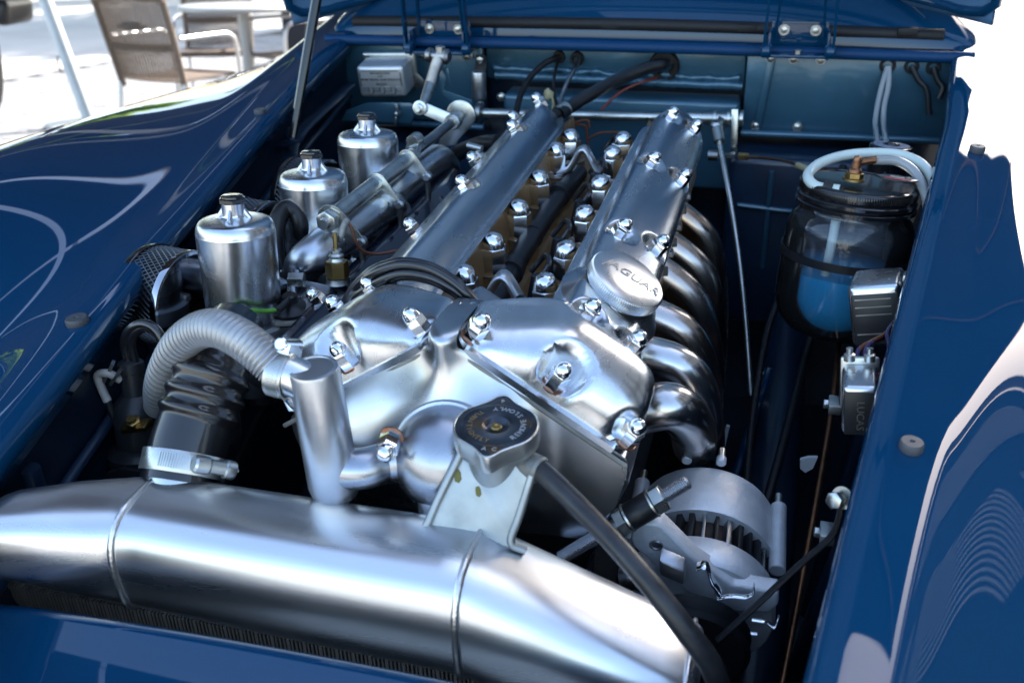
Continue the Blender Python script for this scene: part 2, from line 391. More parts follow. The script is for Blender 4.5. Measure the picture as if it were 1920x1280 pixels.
# bulkhead: outer panels, recessed centre, lower wall
YF = 0.80
def fw(u, v, y=YF): return at(u, v, y=y)
zt = .046
xL, xR = -.525, .498
g = G()
g.box(((xL + fw(905, 120).x) / 2, YF + .01, (zt - .095) / 2), (fw(905, 120).x - xL, .02, zt + .095))
obj('bulkhead_panel', g, M['bay'], car, bevel=.003)
x1 = fw(1398, 150).x
g = G().box(((x1 + xR) / 2, YF + .006, (zt - .088) / 2), (xR - x1, .02, zt + .088)); obj('bulkhead_panel', g, M['bay'], car, bevel=.003)
x0 = fw(905, 120).x
zs_ = fw(1100, 158).z
g = G().box(((x0 + x1) / 2, YF + .026, (zt + zs_) / 2), (x1 - x0 - .004, .02, zt - zs_)); obj('bulkhead_panel', g, M['bay'], car, bevel=.003)
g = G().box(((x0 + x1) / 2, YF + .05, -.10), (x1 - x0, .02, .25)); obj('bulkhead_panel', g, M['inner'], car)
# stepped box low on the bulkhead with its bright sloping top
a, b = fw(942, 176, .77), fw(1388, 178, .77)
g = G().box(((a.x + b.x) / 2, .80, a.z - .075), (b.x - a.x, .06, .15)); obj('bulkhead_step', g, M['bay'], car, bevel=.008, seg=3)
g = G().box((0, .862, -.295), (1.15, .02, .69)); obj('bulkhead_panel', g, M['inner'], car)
# shelf edge under the driver side panel and the vertical joint strip
obj('bulkhead_flange', G().tube([V((x1, .79, -.088)), V((xR, .79, -.086))], .006, n=1), M['bay'], car)
obj('bulkhead_flange', G().tube([V((xL, .79, -.1)), V((x0, .79, -.1))], .006, n=1), M['bay'], car)
g = G().box((fw(1432, 190).x, YF - .006, -.02), (.012, .006, .12), X=(1, 0, -.12), Y=(0, 1, 0)); obj('joint_strip', g, M['bay'], car, bevel=.002)
# hammered seam of the folded centre panel
random.seed(3)
g = G()
pts = [fw(925 + 22 * k, 128 + 1.2 * k * .8 + random.uniform(-3, 3), YF + .012) for k in range(22)]
g.tube(pts, .006, seg=8, n=4, wave=lambda q, i: 1 + .25 * math.sin(i * 1.3) + random.uniform(-.15, .15))
pts = [fw(930 + 22 * k, 141 + k * 1.0 + random.uniform(-1, 1), YF + .010) for k in range(22)]
g.tube(pts, .008, seg=8, n=4, wave=lambda q, i: 1 + random.uniform(-.12, .12))
obj('folded_seam', g, M['bay'], car, smooth=60)

# gutter along the bulkhead top, and the scuttle behind
g = G()
g.tube([V((xL - .02, YF - .012, .046)), V((0, YF - .016, .048)), V((xR + .02, YF - .012, .044))], .009, n=8)
g.box((XC, YF + .016, .040), (xR - xL + .04, .05, .006))
obj('gutter', g, M['gut'], car)
obj('gutter_floor', G().box((XC, YF + .016, .0445), (xR - xL + .03, .045, .003)), M['sealr'], car)
g = G(); g.tube([V((xL + .01, YF + .045, .066)), V((0, YF + .04, .072)), V((xR - .02, YF + .045, .064))], .0105, n=8)
for u in (800, 1145, 1400, 1700):
    q = fw(u, 68, YF + .04); g.box((q.x, YF + .036, .071), (.03, .012, .012))
obj('gutter_seal', g, M['sealr'], car, bevel=.002)
secs = [[V((XC - .006 + .535 * math.cos(math.pi * k / 48), .834, .028)) for k in range(49)]]
for y, h, hw, p in ((.835, .010, .535, 2.5), (.845, .030, .54, 2.6), (.87, .055, .545, 2.6), (.92, .085, .55, 2.5), (1.0, .125, .56, 2.4), (1.1, .16, .58, 2.3), (1.25, .19, .60, 2.2), (1.45, .21, .62, 2.2)):
    ring = []
    for k in range(49):
        c = math.cos(math.pi * k / 48)
        xx = abs(c) ** (2 / p) * (1 if c > 0 else -1); zz = math.sin(math.pi * k / 48) ** (2 / p)
        ring.append(V((XC - .006 + hw * xx, y, .052 + h * zz)))
    secs.append(ring)
obj('scuttle', G().rings(secs, closed=False), M['paint'], car, smooth=60)

# nose panel below the header tank
rows = []
for j, (yy, zz) in enumerate(((-.385, -.17), (-.39, -.148), (-.40, -.140), (-.412, -.143), (-.44, -.150), (-.50, -.157), (-.60, -.19), (-.75, -.30), (-.85, -.5))):
    rows.append([V((x, yy - .02 * (1 - (x / .4) ** 2) + (.03 if abs(x) > .3 else 0) * 0, zz + .008 + .030 * (1 - (x / .35) ** 2) * (1 if j > 0 else .7) - .12 * max(0, abs(x + .02) - .27))) for x in [-.42 + .84 * k / 28 for k in range(29)]])
cols = list(zip(*rows)); rows2 = []
sm = [spline(c, 4) for c in cols]
for i in range(len(sm[0])): rows2.append([c[i] for c in sm])
o = obj('nose_panel', G().rings(rows2, closed=False), M['paint'], car, smooth=60)
md = o.modifiers.new('thickness', 'SOLIDIFY'); md.thickness = .003; md.offset = -1

# rubber buffers on the wing flanges
def buffer(u, v, side, r=.016):
    bb = None
    best = None
    for k in range(-60, 140):
        y = k / 100; xl, zl = lip(y)
        for w in (.02, .03, .04, .05, .06):
            p = V((XC + side * (xl + w), y, zl + .001)); d = CR.transposed() @ (p - CAM)
            e = (960 + CF * d.x / d.z - u) ** 2 + (640 + CF * d.y / d.z - v) ** 2
            if best is None or e < best[0]: best = (e, p)
    p = best[1]
    g = G().lathe(p - V((0, 0, .003)), (side * .05, 0, 1), [(r * .9, 0), (r, .002), (r, .0068), (r * .9, .0086), (r * .25, .0086), (r * .2, .0075), (0.0005, .0075)], 28)
    return obj('rubber_buffer', g, M['buff'], car)
M['buff'] = material('grey_rubber', (0.07, 0.075, 0.085), 0.5, noise=0.15, nscale=60)
buffer(1697, 843, 1, .0088); buffer(1826, 282, 1, .0088); buffer(155, 607, -1, .0108); buffer(488, 210, -1, .0085)

# ------------------------------------------------------------------ bonnet
TH = rad(68)
BON_FLIP = True
fwd, up = V((0, -math.cos(TH), math.sin(TH))), V((0, math.sin(TH), math.cos(TH)))
H0 = V((XC - .025, .79, .054))
def bon(w, s, dn=0.0):
    L = 1.36; hw = lerp(.565, .43, s ** 1.1)
    a = abs(w)
    corner = .045 * (max(0, a - .72) / .28) ** 2 if s < .2 else 0
    cr = .20 * (1 - a ** 4) - dn
    return H0 + V((hw * w, 0, -.022 * max(0, -w) ** 2)) + fwd * (L * s + corner * (1 - s / .2 if s < .2 else 0)) + up * (cr + .05 * math.sin(math.pi * s))
rows = [[bon(-1 + 2 * k / 40, s) for k in range(41)] for s in [0, .01, .03, .06, .1, .15, .2, .3, .4, .5, .6, .7, .8, .9, 1]]
bonnet = obj('bonnet', G().rings(rows, closed=False), M['paint'], car, smooth=60)
bonnet.data.materials.append(M['under'])
md = bonnet.modifiers.new('thickness', 'SOLIDIFY'); md.thickness = .004; md.offset = 0; md.material_offset = 1 if BON_FLIP else 0; md.material_offset_rim = 0
if not BON_FLIP:
    for pl_ in bonnet.data.polygons: pl_.material_index = 1
    md.material_offset = -1; md.material_offset_rim = -1
g = G()
edge = [bon(-1 + 2 * k / 40, .012, .004) for k in range(41)]
g.tube([bon(-1, s, .004) for s in (1, .8, .6, .4, .2, .1, .03)] + edge[1:-1] + [bon(1, s, .004) for s in (.03, .1, .2, .4, .6, .8, 1)], .008, seg=8, n=2)
obj('rolled_edge', g, M['paint'], bonnet, smooth=60)
for s in (.16, .55, .97):
    g = G().tube([bon(-.97 + 1.94 * k / 20, s, .014) for k in range(21)], .022, seg=8, n=2, flat=.5)
    obj('stiffening_rib', g, M['bay'], bonnet, smooth=60)

# hinge brackets on the bulkhead with their arms
def hinge(u0, u1, v0):
    a, b = at(u0, v0, y=.765), at(u1, v0 + 2, y=.765)
    w = b.x - a.x; c = (a + b) / 2
    r = obj('hinge_bracket', G().box(c + V((0, .012, -.004)), (w, .05, .005)).box(c + V((0, .034, .018)), (w * .9, .005, .045)).box(a + V((.004, .005, .012)), (.004, .04, .04)).box(b + V((-.004, .005, .012)), (.004, .04, .04)), M['paint'], car, bevel=.0012)
    for s, q in ((-1, a), (1, b)):
        g = G().cyl(q + V((-.008, -.008, .004)), q + V((.008, -.008, .004)), .011, ch=.003); obj('hinge_pivot', g, M['paint'], r)
        top = q + V((-s * .006, -.04, .30)); 
        g = G().bar(q + V((s * .004, -.008, .004)), top, .016, .004, (1, 0, 0)).bar(q + V((-s * .012, .018, .02)), top + V((-s * .02, .02, 0)), .010, .004, (1, 0, 0))
        obj('hinge_arm', g, M['paint'], r, bevel=.001)
    g = G().prism([c + V((dx * w, -.02, dz)) for dx, dz in ((-.34, .14), (.42, .14), (.36, .098), (.27, .094), (.24, .088), (.16, .086), (.13, .093), (-.12, .089), (-.15, .082), (-.22, .082), (-.26, .092))], (0, .03, 0))
    obj('hinge_plate', g, M['paint'], r, bevel=.002)
    for dx, dz in ((-.25, .028), (.25, .028)):
        p = c + V((dx * w, .031, dz)); g = G(); g.lathe(p, (0, -1, 0), [(.0085, 0), (.0085, .002)], 18); g.hexa(p + V((0, -.002, 0)), (0, -1, 0), .009, .004); obj('bolt', g, M['zinc'], r)
    for dx in (-.42, -.05, .38):
        p = c + V((dx * w, .03, -.016)); g = G(); g.lathe(p, (0, -1, 0), [(.008, 0), (.008, .002)], 18); g.hexa(p + V((0, -.002, 0)), (0, -1, 0), .010, .006); obj('bolt', g, M['zinc'], r)
    p = c + V((0, -.003, -.001)); g = G().hexa(p, (0, 0, 1), .011, .006); obj('bolt', g, M['zinc'], r)
hinge(1436, 1556, 98); hinge(770, 878, 92)
# bonnet stay
a = at(548, 262, y=.42)
g = G().tube([a, lerp(a, at(604, -60, y=.52), .5), at(604, -60, y=.52)], [.0055, .0075, .0075], seg=10, n=4); obj('bonnet_stay', g, M['black'], car)
g = G().bar(a + V((-.03, .01, -.012)), a + V((.012, 0, .0)), .022, .006); g.hexa(a + V((.004, -.006, 0)), (0, -1, 0), .011, .006); obj('stay_bracket', g, M['inner'], car, bevel=.001)
# gusset and cable along the dark left corner
g = G().tube([at(655, 160, y=.72), at(560, 250, y=.5), at(540, 300, y=.4)], .012, n=6, flat=.4); obj('corner_strut', g, M['inner'], car)
# small bolts in the bulkhead
for (u, v) in ((1417, 235), (1495, 238), (880, 103), (940, 182)):
    p = fw(u, v, YF - .005 if u > 1400 else YF - .003)
    g = G(); g.lathe(p, (0, -1, 0), [(.008, 0), (.008, .0015)], 18); g.hexa(p + V((0, -.0015, 0)), (0, -1, 0), .010, .005); obj('bolt', g, M['zinc'], car)
# grommets and the stubs that leave them
def grommet(u, v, r, y=YF):
    p = fw(u, v, y); g = G().lathe(p + V((0, .006, 0)), (0, -1, 0), [(r, 0), (r, .009), (r * .9, .012), (r * .55, .012), (r * .5, .004), (0.0004, .004)], 28)
    obj('grommet', g, M['rubber'], car); return p
GR = [grommet(1048, 107, .011, YF + .014), grommet(1082, 110, .012, YF + .014), grommet(1245, 124, .026, YF + .012), grommet(1664, 122, .013), grommet(1709, 124, .012), grommet(1750, 126, .012)]
for k, (pp) in enumerate((((1709, 124), (1722, 150), (1738, 170), (1742, 215)), ((1750, 126), (1758, 150), (1768, 165), (1760, 185)))):
    g = G().tube([fw(*p, YF - .012 - .004 * i) for i, p in enumerate(pp)], .0045, n=5); obj('wiring_stub', g, M['satin'], car)
# bolts and details low in the bay on the near right side
for (u, v, y, n) in ((1252 + 90, 688, .3, 'bolt'),):
    pass
# ------------------------------------------------------------------ engine
eng = thing('engine', 'polished six cylinder engine with twin cam covers and gold head', 'engine', (0, .2, -.60))
XE = 0.0065                       # engine centre line
TA = rad(33)
CT, ST = math.cos(TA), math.sin(TA)
def cov(side, t, y, n):           # cover frame: t outward and down, n off the joint face
    return V((XE + side * (.0595 + t * CT + n * ST), y, -.001 - t * ST + n * CT))
def nrm(side): return V((side * ST, 0, CT))
FRONT = -.197

# nuts: hexagon, dome and copper washer in one small mesh, shared by all copies
def nut_mesh(name, af, h, dome, wash, parent, M4, copper=True):
    chrome = M['chrome'] if copper else M['nickel']
    g = G()
    g.mi = 1
    if wash: g.lathe((0, 0, 0), (0, 0, 1), [(wash, 0), (wash, .0016), (af * .4, .0016)], 24)
    g.mi = 0
    r = af / math.sqrt(3); c = r * .13
    def hx(q, z): return [V((q * math.cos(math.pi / 3 * k), q * math.sin(math.pi / 3 * k), z)) for k in range(6)]
    g.rings([hx(r, .0016), hx(r, h - c * .9), hx(r - c * .35, h - c * .3), hx(r - c, h)], cap0=False)
    R = af * .5 * dome
    g.lathe((0, 0, 0), (0, 0, 1), [(R * .93, h - .0015), (R, h - .0002), (R * .985, h + R * .3), (R * .90, h + R * .62), (R * .74, h + R * .90), (R * .50, h + R * 1.12), (R * .25, h + R * 1.22), (.0002, h + R * 1.25)], 24, cap0=False)
    o = obj(name, g, [chrome, M['copper'] if copper else M['steel']], parent, smooth=32)
    # built at the origin: move its vertices back from the parent's base
    b = WLOC[parent.name]
    for vv in o.data.vertices: vv.co = vv.co + b
    o.matrix_local = Matrix.Translation(-b) @ M4
    return o
NUTS = {}
def nut(kind, M4):
    af, h, dome, wash, cu = {'small': (.0155, .0180, .98, .0098, True), 'head': (.0262, .0300, .97, .0205, False)}[kind]
    nm = {'small': 'cover_nut', 'head': 'head_nut'}[kind]
    if kind not in NUTS: NUTS[kind] = nut_mesh(nm, af, h, dome, wash, eng, M4, cu)
    else: place(NUTS[kind], eng, M4)

RIGHT_NUTS = [(.017, .070), (.017, .285), (.015, .475), (.020, -.112), (.060, .090), (.060, .298), (.052, .49), (.068, -.112)]
LEFT_NUTS = [(.060, .085), (.060, .315), (.050, .485), (.018, .165), (.018, .385), (.020, .525), (.070, -.10), (.022, -.105)]
FRONT_NUTS = {1: [(-.052, -.186, .0), (.024, -.188, .006), (.100, -.186, .0)], -1: [(-.046, -.182, .0), (.030, -.188, .006)]}

def sup(p, N):
    """superellipse half profile resampled by length"""
    a = np.linspace(0, math.pi, 400); c = np.cos(a)
    x = np.sign(c) * np.abs(c) ** (2 / p); z = np.abs(np.sin(a)) ** (2 / p)
    d = np.concatenate([[0], np.cumsum(np.hypot(np.diff(x), np.diff(z)))]); s = np.linspace(0, d[-1], N)
    return list(zip(np.interp(s, d, x), np.interp(s, d, z)))
def cover(side):
    yr = .562
    ys = list(np.linspace(FRONT, FRONT + .07, 34) ** 1) + list(np.linspace(FRONT + .073, -.06, 24)) + list(np.linspace(-.054, yr - .06, 100)) + list(np.linspace(yr - .058, yr, 22))
    nuts = RIGHT_NUTS if side > 0 else LEFT_NUTS
    dents = [(t, y, .0145, .030) for t, y in nuts] + [(FRONT_NUTS[side][1][0], FRONT_NUTS[side][1][1] - .002, .0155, .007), (FRONT_NUTS[side][2][0] - .002, -.20, .0150, .003) if side > 0 else (.105, -.2, .016, .003), (-.060, -.197, .017, .003)]
    P1 = sup(4.2, 64); rows = []
    for y in ys:
        b = 1 - sstep(-.142, -.104, y)
        t0 = lerp(-.001, -.062, b); t1 = lerp(.080, .104, b); H = lerp(.043, .047, b)
        if side < 0: t1 = lerp(.080, .112, b)
        k = 1.0; kw = 1.0
        if y < FRONT + .052:
            q = max(0.0, min(1.0, (FRONT + .052 - y) / .052)); k = (1 - q ** 2.2) ** (1 / 2.0) if q < 1 else 0.0
            kw = (1 - max(0, (q - .35) / .65) ** 2.6 * .20)
        if y > yr - .05:
            q = (y - yr + .05) / .05; k = (max(0.0, 1 - q ** 2.6)) ** .5
        taper = sstep(yr - .10, yr, y); kw *= 1 - .55 * taper ** 1.4
        tc, hw = (t0 + t1) / 2, (t1 - t0) / 2 * kw
        ridge = lerp(.10, 0, b)
        row = []
        for cx, cz in P1:
            t = tc - cx * hw; n = cz * H * k * (1 - ridge * max(0, -cx * -1) * .0)
            # the long part slopes gently from its inner ridge to the outer edge
            n *= 1 - .16 * (1 - b) * (.5 - .5 * cx)
            n *= lerp(1, lerp(.24, 1, sstep(-.066, .020, t)), b)
            for (dt, dy, dr, seat) in dents:
                e = math.hypot(t - dt, y - dy) / dr
                if e < 1.45 and n > seat:
                    wgt = 1 - sstep(.8, 1.45, e); n = lerp(n, seat, wgt)
            row.append(cov(side, t, y, n + .004))
        # flange skirt either side
        L0, L1 = row[0], row[-1]
        fl = .006
        def out(tt, nn): return cov(side, tt, y, nn)
        ta, tb = tc - hw, tc + hw
        row = [out(ta - fl, -.002), out(ta - fl, .0035)] + row + [out(tb + fl, .0035), out(tb + fl, -.002)]
        rows.append(row)
    # front lip below the bulb
    f = []
    for r in (rows[0],):
        base = [V((p.x, FRONT - .006, p.z)) for p in r]
        d = nrm(side)
        low = [p - d * .006 for p in base]
        f = [low, base]
    g = G().rings(f + rows, closed=False)
    o = obj('cam_cover', g, M['alu'] if side > 0 else M['alu'], eng, smooth=50)
    # joint gasket line
    gk = G()
    for off, hh in ((0, .0022),):
        pts = [cov(side, r, FRONT - .0055, -.0045) for r in np.linspace(-.068, .110 if side > 0 else .118, 30)]
        gk.tube(pts, .0022, seg=8, n=1)
    obj('gasket', gk, M['gasket'], o)
    return o
covers = {s: cover(s) for s in (1, -1)}
for (t, y) in RIGHT_NUTS: nut('small', frame(cov(1, t, y, .031), nrm(1)))
for (t, y) in LEFT_NUTS: nut('small', frame(cov(-1, t, y, .031), nrm(-1)))
for s in (1, -1):
    for (t, y, n) in FRONT_NUTS[s]: nut('small', frame(cov(s, t, y, n + .004), nrm(s) + V((0, -.10, .05))))

# oil filler on the exhaust side cover
fc = cov(1, .030, -.062, .046)
ax = (nrm(1) + V((.0, -.10, .10))).normalized()
oc = at(1183, 515, z=.033)
fc = oc - ax * .018
g = G(); g.lathe(fc - ax * .022, ax, [(.050, 0), (.042, .010), (.035, .018), (.034, .024)], 48); obj('filler_neck', g, M['alu'], covers[1])
R_ = .0365
def knurl(t, r, h): return 1.0 + (.014 * (1 if int(t / (2 * math.pi) * 440 + .5) % 4 < 2 else -1) if r > R_ * .985 and .003 < h < .0125 else 0)
g = G()
g.lathe(fc, ax, [(R_ * .9, 0), (R_ * .97, .0012), (R_, .0035), (R_, .0120), (R_ * .975, .0138), (R_ * .94, .0146), (R_ * .5, .0152), (.0004, .0153)], 440, shape=knurl)
oil = obj('oil_filler_cap', g, M['alu2'], eng, smooth=40)
g = G().lathe(fc - ax * .006, ax, [(R_ * .90, 0), (R_ * .965, .001), (R_ * .965, .0055)], 48); obj('cap_seal', g, M['rubber'], oil)
cx = (at(1243, 512, x=fc.x + .03) - at(1120, 512, x=fc.x - .03)); cx = (cx - ax * cx.dot(ax)).normalized()
# the word reads upright from the front of the car
tx = V((.97, -.06, 0)); tx = (tx - ax * tx.dot(ax)).normalized(); ty = ax.cross(tx)
Mt = Matrix(((tx.x, ty.x, ax.x, 0), (tx.y, ty.y, ax.y, 0), (tx.z, ty.z, ax.z, 0), (0, 0, 0, 1)))
Mt.translation = fc + ax * .0153 + ty * .003 + tx * .002
lettering('raised_lettering', 'JAGUAR', .0155, M['steel'], oil, Mt, .0007, shear=.25)

# cylinder head
def xz(pts, y0, y1): return G().prism([V((XE + x, y0, z)) for x, z in pts], (0, y1 - y0, 0))
ix = .0595 - .004
half = [(ix, -.004), (ix - .004, -.05), (.046, -.060), (.018, -.062), (0, -.085)]
hp = [(.126, -.052), (.128, -.085), (.11, -.16), (.085, -.22), (.085, -.36)]
pts = [(ix, -.0035)] + hp + [(-x, z) for x, z in hp[::-1]] + [(-ix, -.0035), (-ix + .004, -.05), (-.047, -.058), (-.02, -.070), (0, -.09), (.02, -.070), (.047, -.058), (ix - .004, -.05)]
obj('cylinder_head', xz(pts, -.085, .558), M['gold'], eng, smooth=0, bevel=.002)
# timing chest under the front of the covers
ob = [(-.003, .030), (.148, -.066), (.152, -.085), (.135, -.13), (.105, -.22), (.10, -.36), (-.10, -.36), (-.105, -.22), (-.135, -.13), (-.155, -.088), (-.151, -.067)]
obj('timing_chest', xz(ob, -.196, -.086), M['darkalu'], eng, smooth=0, bevel=.004, seg=3)  # metal coloured darker for the dark ground it would mirror
# breather housing: swelling polished front between the two joint lines
rows = []
zz = np.concatenate([np.linspace(.036, -.02, 20), np.linspace(-.024, -.150, 34)])
for z in zz:
    w = min(max(.012, (.0405 - z) / .655 - .003), .150 - .25 * max(0, -.075 - z) - .5 * max(0, -.11 - z))
    b = .004 + .030 * sstep(.022, -.062, z) ** 1.0 - .030 * sstep(-.085, -.150, z)
    row = []
    for k in range(57):
        c = -1 + 2 * k / 56
        x = w * c
        col = .010 * math.exp(-(x / (.013 + .05 * sstep(.028, -.05, z))) ** 2) * (1 - sstep(-.01, -.06, z))         # the upright column at the top
        edge = (1 - abs(c) ** 5)
        bb = b * (1 - sstep(.045, .095, x)) * (1 - sstep(.085, .14, -x))
        y = -.200 - bb * (1 - .35 * abs(c) ** 2.2) * (.25 + .75 * edge) - col
        row.append(V((XE + x, y, z)))
    rows.append(row)
rows = [[V((p.x, -.125, p.z - .002)) for p in rows[0]], [V((p.x, -.15, p.z + .004)) for p in rows[0]]] + [[V((p.x, p.y + .022 * (1 - math.cos(a)), p.z + .010 * math.sin(a) - .003 * (1 - math.cos(a)))) for p in rows[0]] for a in (1.5, 1.25, 1.0, .75, .5, .25)] + rows + [[V((p.x, -.19, p.z - .004)) for p in rows[-1]]]
obj('breather_housing', G().rings(rows, closed=False), M['alu3'], eng, smooth=60)

# thermostat dome with its ring, nut and side elbow
dc = at(822, 862, y=-.262)
dax = V((.03, -.80, .42)).normalized()
g = G()
prof = [(.048, -.045), (.0475, -.004), (.045, .003)]
g.lathe(dc - dax * .018, dax, [(.046, -.03), (.046, -.002), (.0445, .001), (.041, .001)], 48)
dome = obj('breather_dome', g, M['dome'], eng)
g = G()
pr = [(.042 * math.cos(a), .040 * math.sin(a)) for a in np.linspace(-.35, math.pi / 2 - .01, 18)]
g.lathe(dc - dax * .016, dax, pr, 48)
obj('dome_shell', g, M['dome'], dome, smooth=60)
g = G().tube([dc + V((-.004, .0, -.02)), dc + V((0, -.012, -.055)), dc + V((.004, -.012, -.085))], [.019, .015, .011], n=6, seg=20); obj('lower_neck', g, M['dome'], dome)
p = at(735, 818, y=-.268); q = at(728, 840, y=-.282)
nut('small', frame(p, q - p + V((0, -.004, 0)))); 
q2 = at(800, 945, y=-.262); nut('small', frame(q2, V((.05, -.25, -1))))
# elbow: capped upright cylinder and the horizontal branch
yt = -.285
top, bot = at(588, 690, y=yt), at(622, 882, y=yt + .002)
axe = (top - bot).normalized()
g = G().lathe(bot - axe * .012, axe, [(.002, -.018), (.012, -.016), (.0185, -.009), (.0205, 0), (.0200, .05), (.0192, (top - bot).length + .010), (.0182, (top - bot).length + .0125), (.0155, (top - bot).length + .0130), (.0152, (top - bot).length + .0124), (.0004, (top - bot).length + .0124)], 40)
elbow = obj('breather_elbow', g, M['cast2'] if 'cast2' in M else M['alu2'], eng)
g = G().tube([bot + axe * .002, at(680, 878, y=yt + .006), at(735, 866, y=-.262), dc], [.0165, .0165, .0165, .017], seg=24, n=6); obj('branch_pipe', g, M['dome'], elbow)
g = G().tube([top - axe * .018, at(548, 705, y=yt), at(528, 700, y=yt)], .0155, seg=24, n=4); obj('side_spigot', g, M['alu2'], elbow)

# head nuts in two rows down the valley
LN = [(868.9, 500.6), (923.6, 440), (972, 378), (1010.6, 322.6), (1041.9, 270), (1069.7, 245)]
RN = [(1022.7, 517), (1062, 456), (1097, 388.8), (1125.8, 332), (1149, 276.6), (1168.8, 249.7)]
HN = []
for L in (LN, RN):
    for (u, v) in L:
        p = at(u, v, z=.0015); base = V((p.x, p.y, -.0415)); HN.append(base)
        nut('head', frame(base, (0, 0, 1), (math.cos(random.uniform(0, 1)), math.sin(random.uniform(0, 1)), 0)))
boss0 = None
for i, b in enumerate(HN):
    if boss0 is None:
        g = G().lathe((b.x, b.y, -.075), (0, 0, 1), [(.024, 0), (.0205, .020), (.0195, .0345), (.018, .0352)], 28)
        boss0 = obj('stud_boss', g, M['gold'], eng); b0 = b
    else: place(boss0, eng, Matrix.Translation(WLOC[eng.name] + (b - b0)))
# spark plug cable conduit, caps and the shadowed valley floor pieces
cz = -.030
g = G().tube([at(1085, 325, z=-.046), at(1040, 380, z=-.044), at(990, 455, z=-.042), at(948, 525, z=-.044), at(912, 600, z=-.048)], .0125, n=8, seg=16); cond = obj('cable_conduit', g, M['satin'], eng)
for (u, v) in ((1050, 350), (1000, 424), (962, 492)):
    p = at(u, v + 15, z=-.043); g = G().lathe(p - V((.002, .009, 0)), (-.09, 1, 0), [(.0155, 0), (.0155, .016)], 20); g.box(p + V((-.018, 0, -.006)), (.03, .010, .008)); obj('conduit_clip', g, M['satin'], eng)
for k in range(6):
    y = -.045 + .1 * k + (.02 if k > 2 else 0)
    g = G().lathe((XE + .012, y, -.085), (0, 0, 1), [(.012, 0), (.012, .03), (.008, .05), (.006, .06)], 16); obj('plug_cap', g, M['satin'], eng)
    g = G().tube([V((XE + .012, y, -.034)), V((XE + .022, y + .012, -.018)), V((XE + .014, y + .03, -.016)), V((XE - .002, y + .03, -.036))], .0032, n=6, seg=8); obj('plug_lead', g, M['hose'], eng)
# lifting straps between the nut pairs at either end
def strap(i):
    a, b = HN[i], HN[i + 6]; d = b - a
    zb = .0026
    def P(t, h): return a + d * t + V((0, -.004, zb + h))
    pts = [P(-.06 + 1.12 * j / 26, .004 + .034 * math.exp(-((j / 26 - .5) / .16) ** 2)) for j in range(27)]
    g = G().tube(pts, .0100, n=3, seg=16, flat=.46, hint=(0, 0, 1))
    for q in (a, b): g.lathe(q + V((0, 0, -.001)), (0, 0, 1), [(.0165, 0), (.0165, .0045), (.015, .0052)], 24)
    obj('lifting_strap', g, M['cast2'], eng, smooth=60)
strap(0); strap(4)
# braided wires at the rear of the valley
for k, pts in enumerate((((1060, 235), (1095, 235), (1100, 250), (1105, 290)), ((1062, 240), (1085, 228), (1102, 226), (1105, 240)), ((1100, 262), (1125, 250), (1160, 248)))):
    obj('heater_wire', G().tube([at(*p, y=.57) for p in pts], .0018, n=6, seg=6), M['wire'], eng)

# exhaust header: six polished down pipes
EX = [((1262, 395), (1322, 450), (1338, 540), (1338, 640)), ((1245, 455), (1312, 510), (1332, 590), (1335, 680)), ((1232, 508), (1295, 560), (1322, 640), (1330, 720)),
      ((1216, 590), (1285, 628), (1316, 700), (1322, 770)), ((1200, 665), (1278, 690), (1312, 745), (1322, 830)), ((1188, 772), (1258, 762), (1296, 796), (1302, 832))]
rr = [.019, .0195, .020, .0205, .021, .0225]
for k, (row, r) in enumerate(zip(EX, rr)):
    yb = [.40, .30, .215, .115, .02, -.075][k]
    xs = [.135, .178, .200, .200]
    ye = [yb, yb, yb + .006, yb + .018] if k < 5 else [yb, yb, yb + .030, yb + .065]
    P = []
    for (u, v), y in zip(row, ye): P.append(at(u, v, y=y))
    # spread smoothly downward and hide the lower run in the bay
    P = [V((XE + .105, yb, P[0].z - .004))] + P + [P[-1] + V((-.008, .05 + .012 * k, -.07)), P[-1] + V((-.03, .14 + .02 * k, -.20))]
    hd = obj('exhaust_pipe', G().tube(P, r, seg=24, n=8), M['pipe'] if k < 4 else M['pipe2'], eng, smooth=60)
    g = G().box(V((XE + .118, yb, P[1].z - .004)), (.010, .062, .05)); obj('exhaust_flange', g, M['steel'], eng, bevel=.004)
    for dy in (-.026, .026):
        g = G().hexa(V((XE + .123, yb + dy, P[1].z + .012)), (1, 0, .1), .011, .010); obj('flange_nut', g, M['zinc'], eng)

# dark shield / water rail lying outside the left cover
g = G()
sec = lambda y: [V((XE + x, y, z)) for x, z in ((-.170, -.075), (-.174, -.052), (-.196, -.040), (-.214, -.045), (-.222, -.07), (-.222, -.11), (-.17, -.11))]
g.rings([sec(-.10), sec(.30), [p + V((0, .11, 0)) for p in sec(.30)]])
obj('water_rail', g, M['rail'] if 'rail' in M else M['black'], eng, smooth=40, bevel=.004)
# side of the block, in the dark
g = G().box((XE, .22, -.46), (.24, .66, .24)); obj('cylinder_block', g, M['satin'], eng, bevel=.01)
# crank pulley and belt in the dark before the chest
g = G().lathe((XE + .0, -.21, -.40), (0, -1, 0), [(.07, 0), (.075, .004), (.062, .015), (.075, .026), (.07, .03), (.02, .03)], 40); obj('crank_pulley', g, M['satin'], eng)
